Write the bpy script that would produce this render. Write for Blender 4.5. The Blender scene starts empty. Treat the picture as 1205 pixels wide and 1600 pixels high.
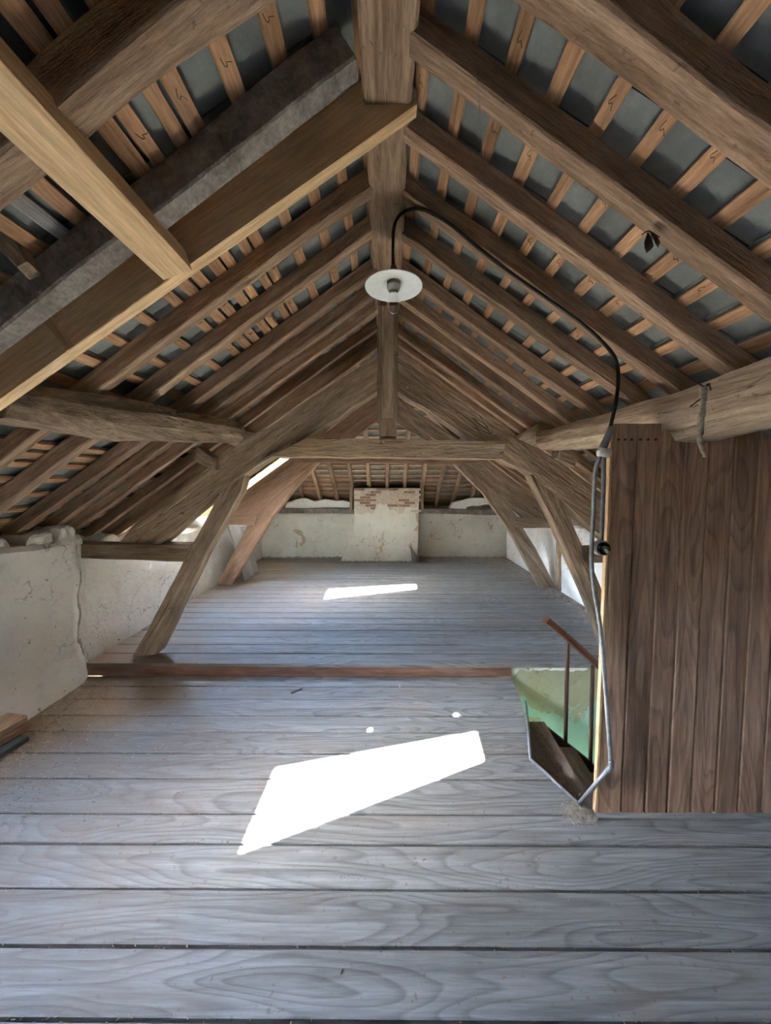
import bpy, bmesh, math, random
from mathutils import Vector, Matrix, noise

random.seed(7)
scene = bpy.context.scene
C = scene.collection

# ------------------------------------------------------------------ camera
F = 545.0                                   # focal length in pixels of the 1205x1600 frame
PITCH = math.atan(23 / F)
YAW = math.atan(2.5 / F)
CX, CV = 602.5, 778.0
CAM = Vector((0, 0, 1.6))
cam_d = bpy.data.cameras.new('camera')
cam = bpy.data.objects.new('camera', cam_d)
C.objects.link(cam)
cam.location = CAM
cam.rotation_euler = (math.pi / 2 - PITCH, 0, YAW)
cam_d.sensor_fit = 'HORIZONTAL'
cam_d.sensor_width = 36
cam_d.lens = F / 1205 * 36
cam_d.shift_y = -22.0 / 1205
cam_d.clip_start = 0.02
scene.camera = cam

# ------------------------------------------------------------------ sky, sun, exposure
SDX, SDY = 1.20, 0.53                       # sunlight travels this far in x, y for 1 m down
SUN_DIR = Vector((SDX, SDY, -1)).normalized()
world = bpy.data.worlds.new('world')
scene.world = world
world.use_nodes = True
wn = world.node_tree
wn.nodes.clear()
w_out = wn.nodes.new('ShaderNodeOutputWorld')
w_bg = wn.nodes.new('ShaderNodeBackground')
w_sky = wn.nodes.new('ShaderNodeTexSky')
w_sky.sky_type = 'NISHITA'
w_sky.sun_disc = False
w_sky.sun_elevation = math.atan(1 / math.hypot(SDX, SDY))
w_sky.sun_rotation = math.atan2(-SDX, -SDY)
w_sky.air_density = 1.2
w_sky.dust_density = 0.6
w_sky.ozone_density = 1.2
wn.links.new(w_sky.outputs[0], w_bg.inputs[0])
w_bg.inputs[1].default_value = 3.0
wn.links.new(w_bg.outputs[0], w_out.inputs[0])

sun_d = bpy.data.lights.new('sun', 'SUN')
sun_d.energy = 60.0
sun_d.angle = 0.009
sun_d.color = (1.0, 0.93, 0.82)
sun = bpy.data.objects.new('sun', sun_d)
C.objects.link(sun)
sun.location = (-6, -5, 9)
sun.rotation_euler = SUN_DIR.to_track_quat('-Z', 'Y').to_euler()

scene.view_settings.view_transform = 'Standard'
scene.view_settings.look = 'None'
scene.view_settings.gamma = 1.0
scene.view_settings.use_curve_mapping = False
scene.view_settings.exposure = 3.75
scene.cycles.use_denoising = True
scene.cycles.max_bounces = 14
scene.cycles.diffuse_bounces = 9
scene.cycles.transparent_max_bounces = 12
scene.cycles.sample_clamp_indirect = 0

# ------------------------------------------------------------------ measuring helpers (photo pixel -> place in the attic)
_c, _s = math.cos(YAW), math.sin(YAW)
def _rz(v): return Vector((v.x * _c - v.y * _s, v.x * _s + v.y * _c, v.z))
FW = _rz(Vector((0, math.cos(PITCH), -math.sin(PITCH))))
UPV = _rz(Vector((0, math.sin(PITCH), math.cos(PITCH))))
RT = _rz(Vector((1, 0, 0)))
def ray(u, v): return FW * F + RT * (u - CX) + UPV * (CV - v)
def UY(u, v, y):
    d = ray(u, v); return CAM + d * (y / d.y)
def UZ(u, v, z):
    d = ray(u, v); return CAM + d * ((z - CAM.z) / d.z)
def UX(u, v, x):
    d = ray(u, v); return CAM + d * (x / d.x)

# ------------------------------------------------------------------ building dimensions
SL = 0.71                       # roof pitch (rise over run)
AP = 3.10                       # height where the rafter undersides would meet
AL = AP + 0.115                 # lath undersides
AS = AP + 0.150                 # slate undersides
AC = AP + 0.175                 # shell added above the slates to keep light out
YA = 4.5                        # where the hip end starts at the ridge
EAVE = 3.05
UP_Z = 0.11                     # raised floor
STEP_Y = 2.83
XL, XR = -2.52, 2.40
END_Y = 6.95
PIT = math.atan(SL)
CP, SP = math.cos(PIT), math.sin(PIT)

# ------------------------------------------------------------------ materials
def new_mat(name):
    m = bpy.data.materials.new(name); m.use_nodes = True
    nt = m.node_tree
    return m, nt, nt.nodes['Principled BSDF']

def ramp(nt, stops):
    r = nt.nodes.new('ShaderNodeValToRGB')
    e = r.color_ramp.elements
    while len(e) < len(stops): e.new(0.5)
    for k, (p, c) in enumerate(stops):
        e[k].position = p
        e[k].color = (*c, 1) if len(c) == 3 else c
    return r

def coords(nt, scale, rnd=True, kind='Object'):
    tc = nt.nodes.new('ShaderNodeTexCoord')
    src = tc.outputs[kind]
    if rnd:
        oi = nt.nodes.new('ShaderNodeObjectInfo')
        ml = nt.nodes.new('ShaderNodeMath'); ml.operation = 'MULTIPLY'; ml.inputs[1].default_value = 61.0
        nt.links.new(oi.outputs['Random'], ml.inputs[0])
        ad = nt.nodes.new('ShaderNodeVectorMath'); ad.operation = 'ADD'
        nt.links.new(src, ad.inputs[0]); nt.links.new(ml.outputs[0], ad.inputs[1])
        src = ad.outputs[0]
    mp = nt.nodes.new('ShaderNodeMapping'); mp.inputs['Scale'].default_value = scale
    nt.links.new(src, mp.inputs['Vector'])
    return mp.outputs['Vector']

def noise_n(nt, vec, scale=1.0, detail=5, rough=0.6, dist=0.0):
    n = nt.nodes.new('ShaderNodeTexNoise')
    n.inputs['Scale'].default_value = scale; n.inputs['Detail'].default_value = detail
    n.inputs['Roughness'].default_value = rough; n.inputs['Distortion'].default_value = dist
    nt.links.new(vec, n.inputs['Vector'])
    return n

def mixc(nt, fac, a, b, mode='MIX'):
    m = nt.nodes.new('ShaderNodeMix'); m.data_type = 'RGBA'; m.blend_type = mode
    for k, s in ((0, fac), (6, a), (7, b)):
        if isinstance(s, (int, float)): m.inputs[k].default_value = s
        elif isinstance(s, tuple): m.inputs[k].default_value = (*s, 1)
        else: nt.links.new(s, m.inputs[k])
    return m.outputs[2]

def maprange(nt, src, a, b, c=0.0, d=1.0):
    n = nt.nodes.new('ShaderNodeMapRange')
    n.inputs[1].default_value = a; n.inputs[2].default_value = b; n.inputs[3].default_value = c; n.inputs[4].default_value = d
    nt.links.new(src, n.inputs[0]); return n.outputs[0]

def wood(name, dark, mid, light, along=1.6, across=22.0, rings=0.0, ring_n=14.0, bump=0.35, rough=0.85,
         vary=0.35, blotch=None, cracks=0.0, speck=None, dirt_shade=None, fine=0.7):
    """Timber whose grain runs along the object's own X axis."""
    m, nt, b = new_mat(name)
    v1 = coords(nt, (along, across, across))
    n1 = noise_n(nt, v1, 1.0, 7, 0.65, 0.4)
    r1 = ramp(nt, [(0.28, dark), (0.5, mid), (0.74, light)])
    nt.links.new(n1.outputs['Fac'], r1.inputs[0])
    col = r1.outputs[0]
    v2 = coords(nt, (along * 5.0, across * 4, across * 4))
    n2 = noise_n(nt, v2, 1.0, 4, 0.7)
    f2 = maprange(nt, n2.outputs['Fac'], 0.35, 0.7, 0.55, 1.2)
    h = n1.outputs['Fac']
    cc = nt.nodes.new('ShaderNodeCombineColor')
    for k in range(3): nt.links.new(f2, cc.inputs[k])
    col = mixc(nt, fine, col, cc.outputs[0], 'MULTIPLY')
    hh = nt.nodes.new('ShaderNodeMath'); hh.operation = 'ADD'
    nt.links.new(h, hh.inputs[0]); nt.links.new(n2.outputs['Fac'], hh.inputs[1])
    h = hh.outputs[0]
    if rings > 0:                                   # cathedral figure: contour lines of a stretched noise
        v3 = coords(nt, (0.75, 5.5, 5.5))
        n3 = noise_n(nt, v3, 1.0, 1.5, 0.45, 0.25)
        mu = nt.nodes.new('ShaderNodeMath'); mu.operation = 'MULTIPLY'; mu.inputs[1].default_value = ring_n
        nt.links.new(n3.outputs['Fac'], mu.inputs[0])
        pp = nt.nodes.new('ShaderNodeMath'); pp.operation = 'FRACT'
        nt.links.new(mu.outputs[0], pp.inputs[0])
        rr = ramp(nt, [(0.0, (1, 1, 1)), (0.55, (0.86, 0.86, 0.86)), (0.88, (0.45, 0.45, 0.45)), (1.0, (0.95, 0.95, 0.95))])
        nt.links.new(pp.outputs[0], rr.inputs[0])
        col = mixc(nt, rings, col, rr.outputs[0], 'MULTIPLY')
        h2 = nt.nodes.new('ShaderNodeMath'); h2.operation = 'MULTIPLY_ADD'; h2.inputs[1].default_value = 0.6
        sep = nt.nodes.new('ShaderNodeSeparateColor'); nt.links.new(rr.outputs[0], sep.inputs[0])
        nt.links.new(sep.outputs[0], h2.inputs[0]); nt.links.new(h, h2.inputs[2]); h = h2.outputs[0]
    if blotch:                                      # stains with their own shape
        v4 = coords(nt, (1.1, 2.6, 2.6))
        n4 = noise_n(nt, v4, 1.0, 5, 0.6, 0.6)
        f4 = maprange(nt, n4.outputs['Fac'], 0.52, 0.72, 0.0, blotch[1])
        col = mixc(nt, f4, col, blotch[0])
    if speck:
        v5 = coords(nt, (38, 38, 38))
        n5 = noise_n(nt, v5, 1.0, 2, 0.5)
        f5 = maprange(nt, n5.outputs['Fac'], 0.66, 0.74, 0.0, speck[1])
        col = mixc(nt, f5, col, speck[0])
    if cracks > 0:
        v6 = coords(nt, (0.9, 9, 9))
        n6 = noise_n(nt, v6, 1.0, 3, 0.5, 1.0)
        d6 = nt.nodes.new('ShaderNodeMath'); d6.operation = 'SUBTRACT'; d6.inputs[1].default_value = 0.5
        nt.links.new(n6.outputs['Fac'], d6.inputs[0])
        a6 = nt.nodes.new('ShaderNodeMath'); a6.operation = 'ABSOLUTE'; nt.links.new(d6.outputs[0], a6.inputs[0])
        f6 = maprange(nt, a6.outputs[0], 0.0, 0.010, cracks, 0.0)
        g6 = noise_n(nt, coords(nt, (2.0, 5, 5)), 1.0, 2, 0.5)
        gm = nt.nodes.new('ShaderNodeMath'); gm.operation = 'MULTIPLY'
        nt.links.new(f6, gm.inputs[0]); nt.links.new(maprange(nt, g6.outputs['Fac'], 0.52, 0.62, 0, 1), gm.inputs[1]); f6 = gm.outputs[0]
        col = mixc(nt, f6, col, (0.03, 0.022, 0.016))
        h6 = nt.nodes.new('ShaderNodeMath'); h6.operation = 'SUBTRACT'
        nt.links.new(h, h6.inputs[0]); nt.links.new(f6, h6.inputs[1]); h = h6.outputs[0]
    if dirt_shade:  # brown dust plus painted shade, strongest towards the left wall
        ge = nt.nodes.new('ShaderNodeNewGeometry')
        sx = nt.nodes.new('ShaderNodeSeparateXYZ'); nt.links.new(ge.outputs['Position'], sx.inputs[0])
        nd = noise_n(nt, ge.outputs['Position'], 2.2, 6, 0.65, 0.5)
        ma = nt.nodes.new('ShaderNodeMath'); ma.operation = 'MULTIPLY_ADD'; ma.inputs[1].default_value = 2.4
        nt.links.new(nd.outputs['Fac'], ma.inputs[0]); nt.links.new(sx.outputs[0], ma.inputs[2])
        col = mixc(nt, maprange(nt, ma.outputs[0], -1.0, 0.75, dirt_shade[1], 0.0), col, dirt_shade[0])
    if vary > 0:
        oi = nt.nodes.new('ShaderNodeObjectInfo')
        hs = nt.nodes.new('ShaderNodeHueSaturation')
        nt.links.new(maprange(nt, oi.outputs['Random'], 0, 1, 1 - vary, 1 + vary), hs.inputs['Value'])
        nt.links.new(col, hs.inputs['Color']); col = hs.outputs[0]
    nt.links.new(col, b.inputs['Base Color'])
    b.inputs['Roughness'].default_value = rough
    b.inputs['Specular IOR Level'].default_value = 0.25
    bp = nt.nodes.new('ShaderNodeBump'); bp.inputs['Strength'].default_value = bump; bp.inputs['Distance'].default_value = 0.02
    nt.links.new(h, bp.inputs['Height']); nt.links.new(bp.outputs[0], b.inputs['Normal'])
    return m

M = {}
M['oak'] = wood('old_oak', (0.13, 0.09, 0.06), (0.34, 0.255, 0.175), (0.56, 0.44, 0.32), 1.4, 13, bump=0.9, vary=0.12, cracks=0.85,
                blotch=((0.13, 0.10, 0.08), 0.55), speck=((0.06, 0.045, 0.03), 0.6))
M['oak_pale'] = wood('worm_eaten_oak', (0.20, 0.145, 0.10), (0.44, 0.34, 0.24), (0.62, 0.50, 0.37), 1.4, 14, bump=0.8, vary=0.08, cracks=0.7,
                blotch=((0.56, 0.34, 0.18), 0.6), speck=((0.10, 0.07, 0.05), 0.5))
M['oak_red'] = wood('red_brown_oak', (0.14, 0.086, 0.057), (0.32, 0.208, 0.138), (0.48, 0.325, 0.225), 1.4, 16, bump=0.5, vary=0.10, cracks=0.5)
M['rafter'] = wood('rafter_wood', (0.17, 0.105, 0.065), (0.40, 0.27, 0.18), (0.60, 0.435, 0.305), 2.0, 24, bump=0.6, vary=0.16, cracks=0.3,
                speck=((0.10, 0.07, 0.05), 0.5))
M['rafter_grey'] = wood('grey_sawn_rafter', (0.14, 0.12, 0.105), (0.27, 0.24, 0.215), (0.40, 0.37, 0.33), 9, 9, bump=0.7, vary=0.05,
                blotch=((0.10, 0.075, 0.055), 0.8))
M['lath'] = wood('lath_wood', (0.32, 0.175, 0.095), (0.57, 0.335, 0.19), (0.72, 0.46, 0.28), 2.0, 30, bump=0.25, vary=0.18,
                blotch=((0.25, 0.14, 0.08), 0.5))
M['pine'] = wood('new_pine', (0.64, 0.41, 0.21), (0.78, 0.545, 0.31), (0.86, 0.66, 0.42), 1.2, 20, bump=0.12, vary=0.05, rough=0.7,
                blotch=((0.55, 0.38, 0.19), 0.35))
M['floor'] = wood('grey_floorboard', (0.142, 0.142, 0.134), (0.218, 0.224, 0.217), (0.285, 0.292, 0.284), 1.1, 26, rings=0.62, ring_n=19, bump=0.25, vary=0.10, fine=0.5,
                blotch=((0.22, 0.165, 0.12), 0.35), speck=((0.11, 0.09, 0.07), 0.55), dirt_shade=((0.17, 0.12, 0.08), 0.92))
M['panel'] = wood('stained_panel_board', (0.215, 0.122, 0.077), (0.44, 0.268, 0.177), (0.60, 0.40, 0.275), 1.2, 22, rings=0.6, ring_n=18, bump=0.15, vary=0.16, rough=0.6)
M['panel_edge'] = wood('pale_board_edge', (0.45, 0.28, 0.14), (0.62, 0.42, 0.24), (0.70, 0.50, 0.30), 1.2, 22, bump=0.1, vary=0.0)
M['riser'] = wood('red_riser', (0.11, 0.055, 0.036), (0.20, 0.105, 0.07), (0.28, 0.16, 0.11), 1.2, 18, bump=0.2, vary=0.0, blotch=((0.38, 0.30, 0.25), 0.4))
M['rail'] = wood('varnished_handrail', (0.05, 0.02, 0.012), (0.10, 0.042, 0.025), (0.16, 0.075, 0.045), 1.5, 30, bump=0.1, vary=0.0, rough=0.35)
M['stairwood'] = wood('dusty_stair_wood', (0.18, 0.15, 0.125), (0.32, 0.275, 0.235), (0.45, 0.395, 0.345), 1.5, 20, bump=0.3, vary=0.08)
M['chip'] = wood('wood_chip', (0.14, 0.10, 0.065), (0.28, 0.215, 0.15), (0.46, 0.38, 0.29), 8, 30, bump=0.1, vary=0.0)

def plaster(name, base, stain, dirt_shade, crack=0.8, bump=0.5, scale=1.0, patch=None, zband=None):
    m, nt, b = new_mat(name)
    v = coords(nt, (1, 1, 1), rnd=False)
    n1 = noise_n(nt, v, 1.6 * scale, 8, 0.62, 0.3)
    n2 = noise_n(nt, v, 9 * scale, 8, 0.7)
    col = mixc(nt, maprange(nt, n1.outputs['Fac'], 0.42, 0.68, 0, 0.8), base, stain)
    col = mixc(nt, maprange(nt, n2.outputs['Fac'], 0.55, 0.72, 0, 0.55), col, dirt_shade)
    vw = noise_n(nt, v, 2.2 * scale, 4, 0.6)
    vm = nt.nodes.new('ShaderNodeVectorMath'); vm.operation = 'ADD'
    nt.links.new(v, vm.inputs[0]); nt.links.new(vw.outputs['Color'], vm.inputs[1])
    vo = nt.nodes.new('ShaderNodeTexVoronoi'); vo.feature = 'DISTANCE_TO_EDGE'; vo.inputs['Scale'].default_value = 2.3 * scale
    nt.links.new(vm.outputs[0], vo.inputs['Vector'])
    cr = maprange(nt, vo.outputs['Distance'], 0.0, 0.014, crack, 0.0)
    gate = maprange(nt, noise_n(nt, v, 1.1 * scale, 2, 0.5).outputs['Fac'], 0.50, 0.62, 0, 1)
    cm = nt.nodes.new('ShaderNodeMath'); cm.operation = 'MULTIPLY'
    nt.links.new(cr, cm.inputs[0]); nt.links.new(gate, cm.inputs[1])
    col = mixc(nt, cm.outputs[0], col, (0.10, 0.085, 0.07))
    if zband:
        sz = nt.nodes.new('ShaderNodeSeparateXYZ'); nt.links.new(v, sz.inputs[0])
        nb_ = noise_n(nt, v, 4.5, 6, 0.7, 0.6)
        mz = nt.nodes.new('ShaderNodeMath'); mz.operation = 'MULTIPLY_ADD'; mz.inputs[1].default_value = 1.3
        nt.links.new(nb_.outputs['Fac'], mz.inputs[0]); nt.links.new(sz.outputs[2], mz.inputs[2])
        col = mixc(nt, maprange(nt, mz.outputs[0], zband[1] - 0.02, zband[1] + 0.02, 1, 0), col, zband[0])
    if patch:                                   # flaked areas showing an older coat
        np_ = noise_n(nt, v, patch[1], 6, 0.65, 0.8)
        fp = maprange(nt, np_.outputs['Fac'], patch[2], patch[2] + 0.02, 0, 1)
        col = mixc(nt, fp, col, patch[0])
    # small pits
    n3 = noise_n(nt, v, 26 * scale, 3, 0.5)
    pit = maprange(nt, n3.outputs['Fac'], 0.68, 0.74, 0, 0.8)
    col = mixc(nt, pit, col, (0.16, 0.14, 0.12))
    nt.links.new(col, b.inputs['Base Color'])
    b.inputs['Roughness'].default_value = 0.95
    b.inputs['Specular IOR Level'].default_value = 0.15
    ad = nt.nodes.new('ShaderNodeMath'); ad.operation = 'SUBTRACT'
    nt.links.new(n2.outputs['Fac'], ad.inputs[0]); nt.links.new(cm.outputs[0], ad.inputs[1])
    bp = nt.nodes.new('ShaderNodeBump'); bp.inputs['Strength'].default_value = bump; bp.inputs['Distance'].default_value = 0.03
    nt.links.new(ad.outputs[0], bp.inputs['Height']); nt.links.new(bp.outputs[0], b.inputs['Normal'])
    return m
M['plaster'] = plaster('lime_plaster', (0.74, 0.72, 0.67), (0.58, 0.56, 0.515), (0.50, 0.46, 0.40))
M['plaster_white'] = plaster('whitewash', (0.80, 0.80, 0.78), (0.72, 0.71, 0.68), (0.50, 0.47, 0.42), crack=0.7)
M['plaster_end'] = plaster('end_wall_whitewash', (0.66, 0.66, 0.60), (0.54, 0.53, 0.46), (0.36, 0.30, 0.25), crack=0.9,
                           patch=((0.46, 0.36, 0.24), 2.6, 0.63))
M['green'] = plaster('green_stair_paint', (0.36, 0.38, 0.28), (0.34, 0.31, 0.17), (0.36, 0.42, 0.33), crack=0.3, bump=0.2, zband=((0.33, 0.52, 0.46), 0.33))

def simple(name, col, rough=0.6, metal=0.0, spec=0.4, bump=0.0, var=0.0, nscale=20.0):
    m, nt, b = new_mat(name)
    if var > 0 or bump > 0:
        v = coords(nt, (1, 1, 1))
        n = noise_n(nt, v, nscale, 6, 0.65)
        lo = tuple(c * (1 - var) for c in col); hi = tuple(min(1, c * (1 + var)) for c in col)
        r = ramp(nt, [(0.3, lo), (0.7, hi)])
        nt.links.new(n.outputs['Fac'], r.inputs[0]); nt.links.new(r.outputs[0], b.inputs['Base Color'])
        if bump > 0:
            bp = nt.nodes.new('ShaderNodeBump'); bp.inputs['Strength'].default_value = bump; bp.inputs['Distance'].default_value = 0.01
            nt.links.new(n.outputs['Fac'], bp.inputs['Height']); nt.links.new(bp.outputs[0], b.inputs['Normal'])
    else:
        b.inputs['Base Color'].default_value = (*col, 1)
    b.inputs['Roughness'].default_value = rough; b.inputs['Metallic'].default_value = metal
    b.inputs['Specular IOR Level'].default_value = spec
    return m

def slate_mat():
    m, nt, b = new_mat('grey_slate')
    v = coords(nt, (1, 1, 1))
    n = noise_n(nt, v, 7, 8, 0.65)
    r = ramp(nt, [(0.3, (0.15, 0.175, 0.175)), (0.55, (0.22, 0.245, 0.24)), (0.75, (0.31, 0.335, 0.32))])
    nt.links.new(n.outputs['Fac'], r.inputs[0])
    n2 = noise_n(nt, v, 90, 3, 0.6)
    col = mixc(nt, maprange(nt, n2.outputs['Fac'], 0.62, 0.72, 0, 0.35), r.outputs[0], (0.33, 0.34, 0.31))
    oi = nt.nodes.new('ShaderNodeObjectInfo')
    hs = nt.nodes.new('ShaderNodeHueSaturation')
    nt.links.new(maprange(nt, oi.outputs['Random'], 0, 1, 0.8, 1.2), hs.inputs['Value'])
    nt.links.new(col, hs.inputs['Color'])
    nt.links.new(hs.outputs[0], b.inputs['Base Color'])
    b.inputs['Roughness'].default_value = 0.75
    bp = nt.nodes.new('ShaderNodeBump'); bp.inputs['Strength'].default_value = 0.25; bp.inputs['Distance'].default_value = 0.004
    nt.links.new(n2.outputs['Fac'], bp.inputs['Height']); nt.links.new(bp.outputs[0], b.inputs['Normal'])
    return m
M['slate'] = slate_mat()
M['shell'] = simple('joint_shade_shell', (0.010, 0.010, 0.011), 0.95, var=0.2, nscale=6)  # added light-blocking shell, near-black to paint shade into the slate joints
M['brick'] = simple('old_brick', (0.27, 0.17, 0.12), 0.95, bump=0.4, var=0.45, nscale=14)
M['brick_pale'] = simple('limed_brick', (0.50, 0.44, 0.36), 0.95, bump=0.4, var=0.3, nscale=14)
M['mortar'] = simple('old_mortar', (0.55, 0.50, 0.42), 0.98, bump=0.5, var=0.3, nscale=30)
M['stone'] = simple('rubble_stone', (0.44, 0.41, 0.37), 0.95, bump=0.6, var=0.35, nscale=9)
M['conduit'] = simple('grey_conduit', (0.22, 0.235, 0.25), 0.38, 0.35, 0.5, var=0.3, nscale=30)
M['cable'] = simple('black_cable', (0.018, 0.017, 0.016), 0.5, 0, 0.4)
M['tape'] = simple('pale_tape', (0.45, 0.43, 0.38), 0.7)
M['bakelite'] = simple('black_bakelite', (0.012, 0.011, 0.010), 0.25, 0, 0.5)
M['porcelain'] = simple('grey_porcelain', (0.42, 0.41, 0.38), 0.4, 0, 0.5, var=0.15)
M['enamel'] = simple('white_enamel', (0.80, 0.83, 0.84), 0.3, 0, 0.5, var=0.05, nscale=30)
M['brass'] = simple('tarnished_brass', (0.20, 0.15, 0.07), 0.5, 0.8)
M['iron'] = simple('rusty_iron', (0.055, 0.04, 0.032), 0.7, 0.4, var=0.4, nscale=60)
M['baluster'] = simple('dark_varnish', (0.05, 0.025, 0.018), 0.4, 0, 0.4, var=0.2)
M['branch'] = wood('bleached_branch', (0.20, 0.16, 0.12), (0.40, 0.34, 0.27), (0.56, 0.50, 0.42), 4, 60, bump=0.5, vary=0.0)
M['leaf'] = simple('dried_leaf', (0.06, 0.035, 0.025), 0.8, var=0.4, nscale=40)
M['web'] = simple('cobweb', (0.25, 0.23, 0.20), 0.9)
M['dust'] = simple('grey_debris', (0.25, 0.22, 0.185), 1.0, bump=0.8, var=0.5, nscale=40)
M['grey_board'] = wood('weathered_grey_board', (0.20, 0.19, 0.18), (0.40, 0.38, 0.36), (0.55, 0.53, 0.50), 1.4, 26, bump=0.5, vary=0.15, cracks=0.8)
M['tilewood'] = simple('tarred_edge', (0.05, 0.055, 0.055), 0.9, var=0.3)

def glassy(name, rough_fac=0.06):
    m = bpy.data.materials.new(name); m.use_nodes = True
    nt = m.node_tree; nt.nodes.clear()
    o = nt.nodes.new('ShaderNodeOutputMaterial'); mx = nt.nodes.new('ShaderNodeMixShader')
    t = nt.nodes.new('ShaderNodeBsdfTransparent'); g = nt.nodes.new('ShaderNodeBsdfGlossy')
    g.inputs['Roughness'].default_value = 0.05
    fr = nt.nodes.new('ShaderNodeFresnel'); fr.inputs[0].default_value = 1.45
    nt.links.new(fr.outputs[0], mx.inputs[0]); nt.links.new(t.outputs[0], mx.inputs[1]); nt.links.new(g.outputs[0], mx.inputs[2])
    nt.links.new(mx.outputs[0], o.inputs[0])
    return m
M['glass'] = glassy('clear_glass')
def frosted(name, col):
    m = bpy.data.materials.new(name); m.use_nodes = True
    nt = m.node_tree; nt.nodes.clear()
    o = nt.nodes.new('ShaderNodeOutputMaterial'); mx = nt.nodes.new('ShaderNodeMixShader')
    t = nt.nodes.new('ShaderNodeBsdfTranslucent'); g = nt.nodes.new('ShaderNodeBsdfDiffuse')
    t.inputs[0].default_value = (*col, 1); g.inputs[0].default_value = (0.4, 0.4, 0.4, 1)
    mx.inputs[0].default_value = 0.25
    nt.links.new(t.outputs[0], mx.inputs[1]); nt.links.new(g.outputs[0], mx.inputs[2]); nt.links.new(mx.outputs[0], o.inputs[0])
    return m
M['frosted'] = frosted('frosted_glass', (0.12, 0.15, 0.18))
M['frosted_clear'] = frosted('lightly_frosted_glass', (0.21, 0.22, 0.22))

# ------------------------------------------------------------------ object helpers
BASE = {}                                        # base matrix of each parent object
def link(o, parent=None):
    C.objects.link(o)
    if parent is not None:
        o.parent = parent
        o.matrix_parent_inverse = BASE[parent.name].inverted()
    BASE[o.name] = o.matrix_basis.copy()
    return o

def obj(name, verts, faces, mat, parent=None, smooth=False, mtx=None):
    me = bpy.data.meshes.new(name)
    me.from_pydata([tuple(v) for v in verts], [], faces)
    me.update()
    me.materials.append(M[mat] if isinstance(mat, str) else mat)
    if smooth:
        me.polygons.foreach_set('use_smooth', [True] * len(me.polygons))
    o = bpy.data.objects.new(name, me)
    if mtx is not None: o.matrix_basis = mtx
    return link(o, parent)

def inst(name, me, mtx, parent):
    o = bpy.data.objects.new(name, me); o.matrix_basis = mtx
    return link(o, parent)

def tag(o, label=None, cat=None, group=None, kind=None):
    if label: o['label'] = label
    if cat: o['category'] = cat
    if group: o['group'] = group
    if kind: o['kind'] = kind
    return o

def empty(name, loc):
    o = bpy.data.objects.new(name, None); o.location = loc; o.empty_display_size = 0.1
    o.matrix_basis = Matrix.Translation(loc)
    return link(o)

def frame(p0, p1, up=Vector((0, 0, 1))):
    p0, p1 = Vector(p0), Vector(p1)
    x = (p1 - p0).normalized()
    y = up.cross(x)
    if y.length < 1e-4: y = Vector((0, 1, 0)).cross(x)
    y.normalize(); z = x.cross(y)
    m = Matrix((x, y, z)).transposed().to_4x4(); m.translation = p0
    return m, (p1 - p0).length

def timber(name, p0, p1, w, d, mat, parent=None, up=Vector((0, 0, 1)), seg=None, rough=0.006, cham=0.12,
           w1=None, d1=None, bow=0.0, bowz=0.0, freq=2.2, seed=None, prof=None):
    """Hewn beam from p0 to p1; w across (local Y), d deep (local Z); wavers along its length."""
    m, L = frame(p0, p1, up)
    seg = seg or max(3, int(L / 0.16)); seed = random.random() * 100 if seed is None else seed
    w1 = w if w1 is None else w1; d1 = d if d1 is None else d1
    vs, fs = [], []
    for i in range(seg + 1):
        t = i / seg
        ww, dd = (w + (w1 - w) * t) / 2, (d + (d1 - d) * t) / 2
        if prof:
            k = prof(t); ww *= k; dd *= k
        c = cham * min(ww, dd) * 2
        sect = [(-ww + c, -dd), (ww - c, -dd), (ww, -dd + c), (ww, dd - c), (ww - c, dd), (-ww + c, dd), (-ww, dd - c), (-ww, -dd + c)]
        bo = math.sin(math.pi * t)
        for k, (a, b) in enumerate(sect):
            q = Vector((t * L * freq, a * 6 + seed, b * 6 - seed))
            na = noise.noise(q) * rough * 2; nb = noise.noise(q + Vector((31, 7, 5))) * rough * 2
            vs.append((t * L, a + na + bow * bo, b + nb + bowz * bo))
    for i in range(seg):
        for k in range(8):
            a = i * 8 + k; b2 = i * 8 + (k + 1) % 8
            fs.append((a, b2, b2 + 8, a + 8))
    fs.append(tuple(range(7, -1, -1))); fs.append(tuple(seg * 8 + k for k in range(8)))
    fs = [tuple(reversed(f)) for f in fs]
    return obj(name, vs, fs, mat, parent, mtx=m)

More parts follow.
